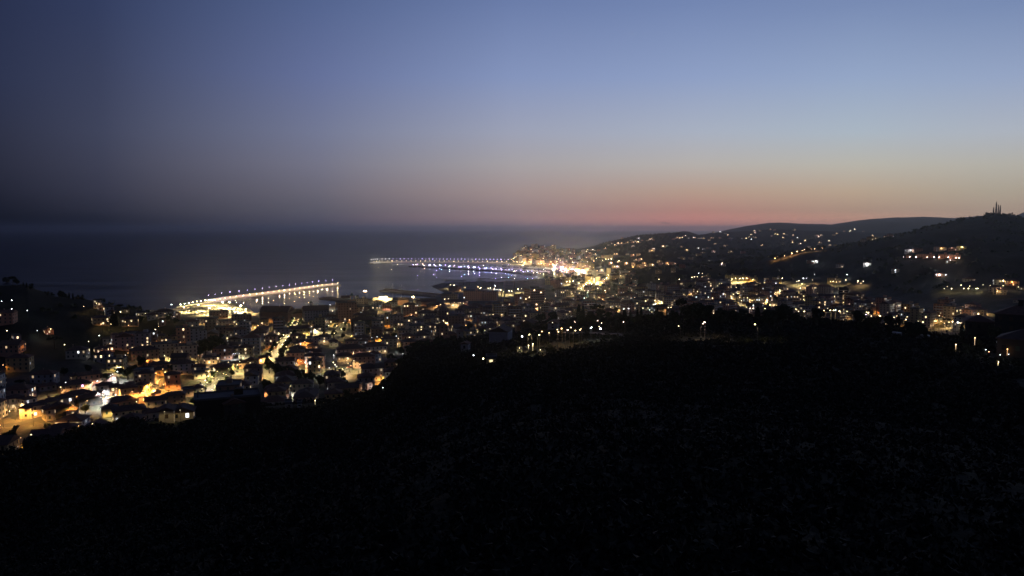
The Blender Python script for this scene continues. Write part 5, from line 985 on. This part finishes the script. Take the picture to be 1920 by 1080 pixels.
for px, py, k, pw in ((1136,486.5,'y',20000),(1141,487,'y',20000),(1146,486.5,'y',16000),(1130,489,'w',9000),(1139,521,'y',15000),(1143.5,521,'y',15000),(1118,533.5,'y',15000),(1122,533,'w',12000),(1106,531.5,'y',10000),(1044,477,'o',9000),(1052,475,'y',10000),(1187,501.5,'o',6000)):
    lamp(at(px, py, 3), k, pw, 4.5, 'globe', 260, 0, 'ground floodlights inland of the far harbour', 'POINT')
# steeple by the marina
bell_tower(1056,500,486.5,2.6,'cream','spire','slim pale steeple over the far promenade')

# ------------------------------------------------------------------ houses and lamps scattered over the far hills
FAR = """1166.7 447|1148 456|1141 459|1154 460|1158 456.5|1161 457|1165 456.5|1171 456.5|1176 455|1184 450|1191 452.5|1196 454|1199.6 454|1186 454.6|1196.5 447|1204 450|1214 450.6|1219 449|1223 448|1225 450|1187 461.7|1135 466|1122.5 469.6|1109 469|1112 468.7|1115 469|1102.5 469|1092.5 471|1097 471|1100 472|1115 477|1122.5 482|1145 494|1162 490.4|1174 495|1158 501|1151 501|1192 487.5|1201 487|1176.5 477|1186 479|1197 478|1152.5 477|1156 477|1223 471|1220 470|1225 467.5|1197 499|1202.5 499|1207.5 494.6|1210 499|1237 491|1222 498|1128 508|1111 508|1160 511.7|1180 508.7|1235 510.7|1168 518.7
1263 448.6|1267 446|1271 446|1274 446.6|1278 445.7|1282.5 442.4|1286 442|1290 446|1300 446|1303 446|1310 446.5|1316 446|1319.5 447|1330 450|1334.6 446.5|1350 446|1359.6 438|1351 434.8|1337.7 436|1365 441|1367 447|1371.5 447|1392 447|1399 447.4|1409 449|1411 444|1405 444.5|1409 440|1415 433|1416 436.5|1416 446|1341 457|1358.5 461|1363 459.6|1251 460.6|1244 462.7|1278 463|1282.5 464|1308.5 466|1319.5 467|1326 465.5|1318 473|1338 472|1310 478|1275 483|1280 484.6|1295 485|1355 495|1355 497|1393 474|1370 472.6|1237 491|1239 495|1251 495|1261 494.5|1266 495|1279 500|1288 470
1425 433|1444 430.5|1452 431.5|1447 442|1454 439|1458 440|1469 439|1475 440|1469 446|1488 431|1487 441.5|1485 450.7|1486 455|1532 441.5|1534 444|1540 441.5|1510 452|1534 457.6|1537 455|1563 441|1569 438|1583 433.5|1594 433|1603 430|1619 434|1554.6 452|1556 460|1566 460|1517 463|1619 452|1631 448|1635 448|1641 448|1636 442|1661 443|1669 442.7|1429 460|1500 457|1496 446
1704 472|1720 470|1758 467.5|1762 467.5|1767 467.8|1786.6 467|1802.7 466|1782 490|1785 490|1626 496.7|1678.7 509|1763.6 518|1816.5 524|1520 492|1528 491.6|1575 499|1870.5 530|1883 530.6|1880 529|1898 532|1865 544|1877 544|1873 549|1876 549.5|1915 540|1912 564"""
big = {(1350,446),(1488,431),(1196,454),(1520,492),(1528,491.6),(1626,496.7),(1678.7,509),(1763.6,518),(1870.5,530),(1145,494),(1174,495),(1162,490.4),(1202.5,499)}
for row in FAR.replace('\n', '|').split('|'):
    px, py = (float(v) for v in row.split()); bg = any(abs(px-a) < .6 and abs(py-b_) < .6 for a, b_ in big)
    k = str(rng.choice(list('wwwcypw'))); k = 'o' if (px, py) in ((1350,446),(1898,532)) else 'g' if px == 1251 and py < 470 else 'c' if bg and px > 1500 else k
    p = at(px, py, 3); d = math.hypot(p.x, p.y); st = int(rng.choice([1,2,2]))
    q = p+Vector((p.x, p.y, 0)).normalized()*6
    far_ = d/2500
    e = house((q.x, q.y, q.z-.3), rng.uniform(9, 14), 9, st, -math.atan2(p.x, p.y)+rng.uniform(-.4, .4), cols[int(rng.integers(6))], 'hip', 1 if not bg else 2, 'hillside_house', 'house', 'houses scattered over the far hills', litk=k, lits=round((26 if bg else 9)*rng.uniform(.4, 1.3)*max(1, far_**1.6)), chim=False)
    ls = (420 if bg else 110)*rng.uniform(.5, 1.4)*max(.5, far_**.3)
    if rng.random() < .62 or bg: lamp(p+Vector((rng.uniform(-3, 3), rng.uniform(-2, 2), 0)), k, 1500*max(1, far_)*(3 if bg else 1), 5, 'globe', round(ls, -1), 0, 'lamps scattered over the far hills', 'POINT', lit=d < 3000 or bg)
# the terrace of lit houses on the dark hill
for i, (x0, x1, yt, yb) in enumerate(((1700,1708,478.5,483),(1719,1729,477.5,483),(1733,1749,478,484),(1762,1776,478,485),(1783,1798,479,485))):
    hb(x0,x1,yt,yb,'salmon','flat',-4,10,st=2,name='terraced_house',cat='house',group='lit terrace on the dark hill',label=['first and smallest of the orange lit terrace on the dark hill','orange lit terrace house, second from the small end','orange lit terrace house in the middle of the row','orange lit terrace house with the white lamp below it','last orange lit terrace house, toward the summit side'][i])
for px in (1693.6,1706,1716.6,1738,1750.6,1760,1777.5,1797,1792): lamp(at(px, 483.3+(px-1693)*.018, 4), 'p', 1500, 5.5, 'street', 1100, None, 'lamps of the lit terrace on the dark hill', 'POINT')
for px in (1771,1784,1806,1815,1830,1834): lamp(at(px, 543.2, 4), 'y', 1300, 5.5, 'street', 260, None, 'lamps of the right hill road', 'POINT')

# ------------------------------------------------------------------ the rest of the near town, house by house
def free(x, y, r):
    return all((x-a)**2+(y-b_)**2 > (r+c)**2*.72 for a, b_, c in FOOT)
lampxy = []
ROADS = np.array([(q.x, q.y) for Q in (RA, RB, RC, RD, RE, RI) for q in Q])
RPX = np.array([(*to_px(q), math.hypot(q.x, q.y)) for Q in (RA, RB, RC, RI, RE) for q in Q])
th = math.atan2(RA[0].y-RA[-1].y, RA[0].x-RA[-1].x); ux, uy = math.cos(th), math.sin(th)
cand = []
for i in range(-78, 78):
    for j in range(-10, 104):
        gx = i*17.0+rng.uniform(-3, 3); gy = j*21.0+rng.uniform(-4, 4); gx += 8*((i//3) % 2); cand.append((gx*uy+gy*ux, -gx*ux+gy*uy, i, j))
rng.shuffle(cand); cand.sort(key=lambda c: math.hypot(c[0], c[1]))
CX_, CY_ = np.array([c[0] for c in cand]), np.array([c[1] for c in cand]); Zc, Wc, Sc = hfast(CX_, CY_, True)
nh = nb = nt_ = 0
for (x, y, i, j), z, wd, sd in zip(cand, Zc, Wc, Sc):
    d = math.hypot(x, y)
    if y < 300 or d > 1700 or sd < 26 or abs(math.atan2(x, y)) > R(36.5): continue
    if d < 380: continue
    px, py = to_px((x, y, z+4))
    if px < -20 or px > 1835 or (px > 1290 and py > 612): continue
    top_px = to_px((x, y, z+13))[1]
    if top_px < np.interp(px, [0,200,320,335,532,546,620,690,840,870,1000,1060,1110,1300,1480,1660], [575,590,592,597,597,588,584,573,573,566,561,556,545,522,533,560]): continue
    if wd > .35 and not (px < 345 and rng.random() < .12): continue
    if 836 < px < 1040 and d > 1180 and px > 905: continue                    # park and sports ground by the bay
    if ((ROADS[:, 0]-x)**2+(ROADS[:, 1]-y)**2).min() < 11.5**2: continue
    west = px > 1270
    w_ = rng.uniform(10, 16) if d < 900 else rng.uniform(13, 24); dp_ = rng.uniform(9, 13)
    r = max(w_, dp_)*.5
    if not free(x, y, r): continue
    if not vis((x, y, z), 7): continue
    hp_ = (w_*.6)/d*F; by = to_px((x, y, z))[1]; tp = to_px((x, y, z+8))[1]
    if np.any((np.abs(RPX[:, 0]-px) < hp_) & (RPX[:, 1] > tp) & (RPX[:, 1] < by) & (RPX[:, 2] > d)) and rng.random() < .85: continue
    if any(a_-hp_ < px < b_+hp_ and d < d_ and by > y1_ and tp < y0_+.62*(y1_-y0_) for a_, b_, y0_, y1_, d_ in HBR): continue
    dens = .84 if d < 900 else .68
    if west: dens = .6 if py > 520 else .4
    if rng.random() > dens:
        if rng.random() < .55 and nt_ < 100: tree((x, y, z), 'round' if rng.random() < .8 else 'pine', rng.uniform(6, 11), 1.2); nt_ += 1
        continue
    FOOT.append((x, y, r))
    blk = rng.random() < (.12 if d < 800 else .35 if not west else .55)
    if px < 345 and wd > .35: blk = False
    if blk and nb > 190: blk = False
    if not blk and nh > 330: continue
    st = int(rng.choice([4,5,5,6])) if blk else int(rng.choice([2,2,3,3] if d < 900 else [2,3,3,4]))
    if px < 345: st = min(st, 3)
    c_ = str(rng.choice(['cream','ochre','pink','salmon','grey','yellow','brown','white','cream','pink']))
    rz = th-math.pi/2+(math.pi/2 if rng.random() < .25 else 0)+rng.uniform(-.06, .06)
    if west: rz += .5
    nl = int(rng.choice([1,1,2,3,4])) if not west else int(rng.choice([2,3,4,6]))
    house((x, y, z-.1), w_, dp_, st, rz, c_, 'flat' if (blk and rng.random() < .6) else 'hip' if rng.random() < .7 else 'gable', nl+(2 if blk and west else 0), 'apartment_block' if blk else 'house', 'apartment block' if blk else 'house', 'apartment blocks' if blk else 'houses of the town', balc=blk and d < 1250, lits=float(rng.choice([1.5, 3, 6, 9]))*(1 if d < 900 else 1.5), chim=d < 1000)
    nb += blk; nh += not blk
    if rng.random() < (.46 if not west else .5):  # random lamps filling out the town, many added to warm the walls
        a = rng.uniform(0, 6.28); q = (x+math.cos(a)*(r+3), y+math.sin(a)*(r+3)); lamp((q[0], q[1], H1(*q)), str(rng.choice(list('wwwyoc'))), rng.uniform(350, 1500)*(1 if d < 900 else 1.4), 6, 'street', None, None, 'lamps of the town lanes' if not west else 'lamps of the western valley')
# villas and gardens on the shore between the two harbours
nv = 0
for i in range(900):
    if nv >= 75: break
    px = rng.uniform(1012, 1215); py = rng.uniform(517, 556); lim = np.interp(px, [1005,1030,1060,1120,1215], [527,521,516,505,512])
    if py < lim or py > np.interp(px, [1012,1100,1215], [535,548,552]): continue
    p = at(px, py)
    if p.z < 1.5 or not free(p.x, p.y, 9) or ((np.array([(q.x, q.y) for q in RI])-np.array([p.x, p.y]))**2).sum(1).min() < 196: continue
    if rng.random() < .55:
        house((p.x, p.y, p.z-.2), rng.uniform(11, 19), rng.uniform(9, 13), int(rng.choice([2,3,3,4,5])), rng.uniform(-.6, .6), cols[int(rng.integers(8))], 'flat' if rng.random() < .4 else 'hip', int(rng.choice([1,2,3])), 'shore_villa', 'house', 'villas between the harbours', lits=float(rng.choice([5, 9, 16])), chim=False); FOOT.append((p.x, p.y, 9))
    else: tree(p, 'pine' if rng.random() < .5 else 'round', rng.uniform(9, 14), 1.5, 'gardens between the harbours'); FOOT.append((p.x, p.y, 6))
    nv += 1
print('fill', nh, nb, nt_, len(REG), len(sc.objects))

# ------------------------------------------------------------------ masts on the summit, two small dusk clouds
for px, yt, wpx, lb in ((1862.5,390,2.2,'shortest radio mast on the hill summit'),(1867.3,381.5,2.6,'tallest radio mast on the hill summit, hung with panels'),(1871.3,386,1.4,'thin radio mast just beside the tallest one'),(1874.8,387,2.2,'radio mast at the end of the summit group')):
    p, d = at_t(px, 403.5); u = d/F; h = (402.5-yt)*u; hw = wpx*u*.34; e = empty('radio_mast', p, .3); tag(e, lb, 'radio mast', 'radio masts on the hill summit'); b = MB()
    n = 9
    for x in (-1, 1):
        for y in (-1, 1): b.cyl((x*hw, y*hw, -2), (x*hw*.45, y*hw*.45, h*.86), .55, .4, 4)
    for k in range(n):
        z0, z1 = h*.86*k/n, h*.86*(k+1)/n; s0, s1 = hw*(1-.55*k/n), hw*(1-.55*(k+1)/n)
        for c0, c1 in (((-1,-1),(1,-1)),((1,-1),(1,1)),((1,1),(-1,1)),((-1,1),(-1,-1))): b.cyl((c0[0]*s0,c0[1]*s0,z0), (c1[0]*s1,c1[1]*s1,z1), .25, .25, 3); b.cyl((c1[0]*s0,c1[1]*s0,z0), (c0[0]*s1,c0[1]*s1,z1), .25, .25, 3)
    b.build('lattice', M['iron'], e); b = MB(); b.cyl((0,0,-2), (0,0,h*.86), .75, .5, 6); b.build('core', M['iron'], e); b = MB(); b.cyl((0,0,h*.84), (0,0,h), .8, .6, 5); b.build('aerial', M['iron'], e)
    for k in range(3): b = MB(); z = h*(.5+.13*k); s = hw*.85; b.box((-s,-s,z), (s,s,z+h*.085)); b.build('antenna_panel', M['pale'], e)
hb(1852.5,1856,400.5,404,'dark','flat',0,7,st=1,name='hut',cat='hut',group='huts on the summit',label='small block hut on the hill summit near the masts',win=False); tree(at(1850,404), 'round', 8, 1.3, label='lone round tree on the summit beside the hut', group='trees on the summit'); tree(at(1893,406), 'round', 8, 1.4, label='lone tree on the falling side of the summit', group='trees on the summit')
for px, py, L_, lb in ((1248,418,190,'thin dark streak of cloud above the far headland'),(1238,431,110,'small dark puff of cloud just over the far hills')):
    q = Pd(px, py, 44500); V = []; n = 14
    b = MB(); b.lathe([(.1,-.5),(.7,-.35),(1,0),(.75,.3),(.1,.5)], n)
    o = b.build('cloud', M['cloud'], None, True); o.location = q; o.scale = (L_*1.55, L_*.8, L_*.22); o.rotation_euler = (0, .03, -.2); tag(o, lb, 'cloud', 'small dusk clouds')

# ------------------------------------------------------------------ undergrowth of the slope and woods of the hills, each one mass nobody could count
def scatter(name, label, P, hh, per, leaf, m, flat=.75, tri=False):
    n = len(P); c = np.repeat(P, per, 0); q = rng.normal(size=(n*per, 3)); q /= np.linalg.norm(q, axis=1)[:, None]; q *= rng.uniform(.5, 1, (n*per, 1)); H_ = np.repeat(hh, per)[:, None]
    q[:, 2] = np.abs(q[:, 2])*flat*1.5; V = leaf_cloud(c+q*H_*.62, leaf*np.clip(np.repeat(np.hypot(P[:, 0], P[:, 1]), per)[:, None]/160, .4, 1.5) if tri else leaf); V = V.reshape(-1, 4, 3)[:, :3].reshape(-1, 3) if tri else V; o = put(bpy.data.objects.new(name, quads_mesh(name, V, m, 3 if tri else 4))); tag(o, label, kind='stuff'); return o
def polar(n, d0, d1, a0, a1, pw=1.0):
    d = d0+(d1-d0)*rng.random(n)**pw; a = rng.uniform(R(a0), R(a1), n); return np.sin(a)*d, np.cos(a)*d
x, y = polar(50000, 8, 640, -42, 42, 1.05); z, wd, sd = hfast(x, y, True); k = (wd > .9) & (vnoise(x, y, 22, 12) >-2)
pts = np.stack([x, y, z], 1)[k]; fx = np.array([(f[0], f[1]) for f in FOOT if math.hypot(f[0], f[1]) < 700])
rd = np.array([(q.x, q.y) for Q in (RD, RE, RF, RC) for q in Q]+[(o.location.x, o.location.y) for o, _ in REG if 'lamp' in o.name and o.location.xy.length < 640])
ok = np.ones(len(pts), bool)
for A_, r in ((fx, 11), (rd, 6)):
    for q in A_: ok &= (pts[:, 0]-q[0])**2+(pts[:, 1]-q[1])**2 > r*r
pts = pts[ok]
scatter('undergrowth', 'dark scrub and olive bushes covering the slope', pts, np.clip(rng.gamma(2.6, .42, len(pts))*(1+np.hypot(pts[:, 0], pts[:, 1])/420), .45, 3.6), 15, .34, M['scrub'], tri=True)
x, y = polar(26000, 640, 3900, -42, 42, .8); z, wd, sd = hfast(x, y, True); k = (wd > .5) & (sd > 12) & (vnoise(x, y, 120, 14) > -.35)
pts = np.stack([x, y, z], 1)[k]; px_ = CX+F*pts[:, 0]/pts[:, 1]; py_ = CY-F*((pts[:, 2]-CAMZ)*COSP+pts[:, 1]*SINP)/(pts[:, 1]*COSP)
lp = np.array([(o.location.x, o.location.y) for o, _ in REG if o.location.xy.length > 640]); ok = ~((px_ > 950) & (px_ < 1125) & (py_ > 455) & (py_ < 515))
cell = set((int(a//14), int(b_//14)) for a, b_ in lp); ok &= np.array([not any((int(p[0]//14)+i, int(p[1]//14)+j) in cell for i in (-1, 0, 1) for j in (-1, 0, 1)) for p in pts])
pts = pts[ok]
scatter('woodland', 'dark woods and olive groves covering the hills', pts, rng.uniform(3.5, 8, len(pts)), 9, 1.5, M['leaf'])

# ================================================================== labels: how a thing looks, and where it stands by something one can find
LM = [('the domed bell tower', P0(660, 575)), ('the long lit pier', P0(520, 552)), ('the quay parking ground', P0(410, 579)), ('the grain silos', P0(717, 570)), ('the stone mole floodlight', P0(684, 570)), ('the factory chimneys', P0(955, 571)), ('the banded brown tower', P0(1001, 582)), ('the headland pines', P0(850, 534)), ('the lit beach', P0(1010, 529)), ('the pinkish flat roofed building', P0(890, 560)), ('the broad brown hall', P0(520, 603)), ('the pointed bell tower', P0(583, 588)), ('the corner apartments', at(770, 632)), ('the wooded knoll', at(400, 668)), ('the tree lined street', RA[len(RA)//2]), ('the big black building', at(425, 770)), ('the valley street bend', at(437, 693)), ('the lane of parked cars', at(648, 696)), ('the village road', RE[len(RE)//2]), ('the stepped orange lane', at(288, 716)), ('the floodlit cream blocks', at(325, 676)), ('the dark left ridge' if False else 'the dark eastern ridge', at(110, 575)), ('the crest road', RF[len(RF)//2]), ('the bare gable wall', at(940, 640)), ('the tin roofed hut', at(873, 658)), ('the glowing garden posts', at(1805, 664)), ('the unlit hipped house', at(1832, 641)), ('the bright avenue', RI[len(RI)//2]), ('the slim yellow tower', at(1141, 521)), ('the floodlit convent', at(1141, 487)), ('the domed basilica', at(1034, 472)), ('the far marina', P0(985, 505)), ('the pier lighthouse end', P0(705, 494)), ('the far headland point', P0(960, 488)), ('the violet ride lights', P0(1062, 505)), ('the orange hill road', RG_[len(RG_)//2]), ('the lit hill terrace', at(1750, 483)), ('the radio masts', at(1868, 400)), ('the right hill road' if False else 'the western road strip', RH[len(RH)//2]), ('the blue lit building', at(1550, 585)), ('the yellow lit facade', at(1380, 523)), ('the orange floodlight spot', at(1417, 560)), ('the tall umbrella pine', at(1276, 606)), ('the big round crest tree', at(1465, 610)), ('the rounded far hill', at(1280, 447)), ('the far ridge lights', at(1440, 440)), ('the high far farms', at(1570, 445)), ('the hidden valley lights', at(1750, 605))]
ORD = ['', 'second', 'third', 'fourth', 'fifth', 'sixth', 'seventh', 'eighth', 'ninth', 'tenth', 'eleventh', 'twelfth', 'thirteenth', 'fourteenth', 'fifteenth', 'sixteenth', 'seventeenth', 'eighteenth', 'nineteenth', 'twentieth'] + ['%s-%s' % (t, u) for t in ('twenty', 'thirty', 'forty', 'fifty') for u in ('first', 'second', 'third', 'fourth', 'fifth', 'sixth', 'seventh', 'eighth', 'ninth')]
buckets = {}
for o, look in REG:
    p = o.location; best = min(LM, key=lambda m: (m[1].xy-p.xy).length); v = p.xy-best[1].xy; d = best[1].xy.normalized(); dr = v.dot(d); dt = v.dot(Vector((d.y, -d.x)))
    far = best[1].xy.length; kx = 1.3 if far < 1200 else 2.0
    rel = ('beyond' if dr > 0 else 'this side of') if abs(dr) > kx*abs(dt) else ('sunsetward of' if dt > 0 else 'seaward of')
    buckets.setdefault((look, rel, best[0]), []).append((v.length, o))
seen = set()
for (look, rel, lm), rows in buckets.items():
    rows.sort(key=lambda r: r[0])
    for i, (_, o) in enumerate(rows):
        lab = '%s %s %s' % (look, rel, lm) if len(rows) == 1 else '%s, %s %s %s' % (look, ORD[i] if i else 'first', rel, lm) if i < len(ORD) else '%s %s %s' % (look, rel, lm)
        if lab in seen: print('dup', lab)
        seen.add(lab); o['label'] = lab
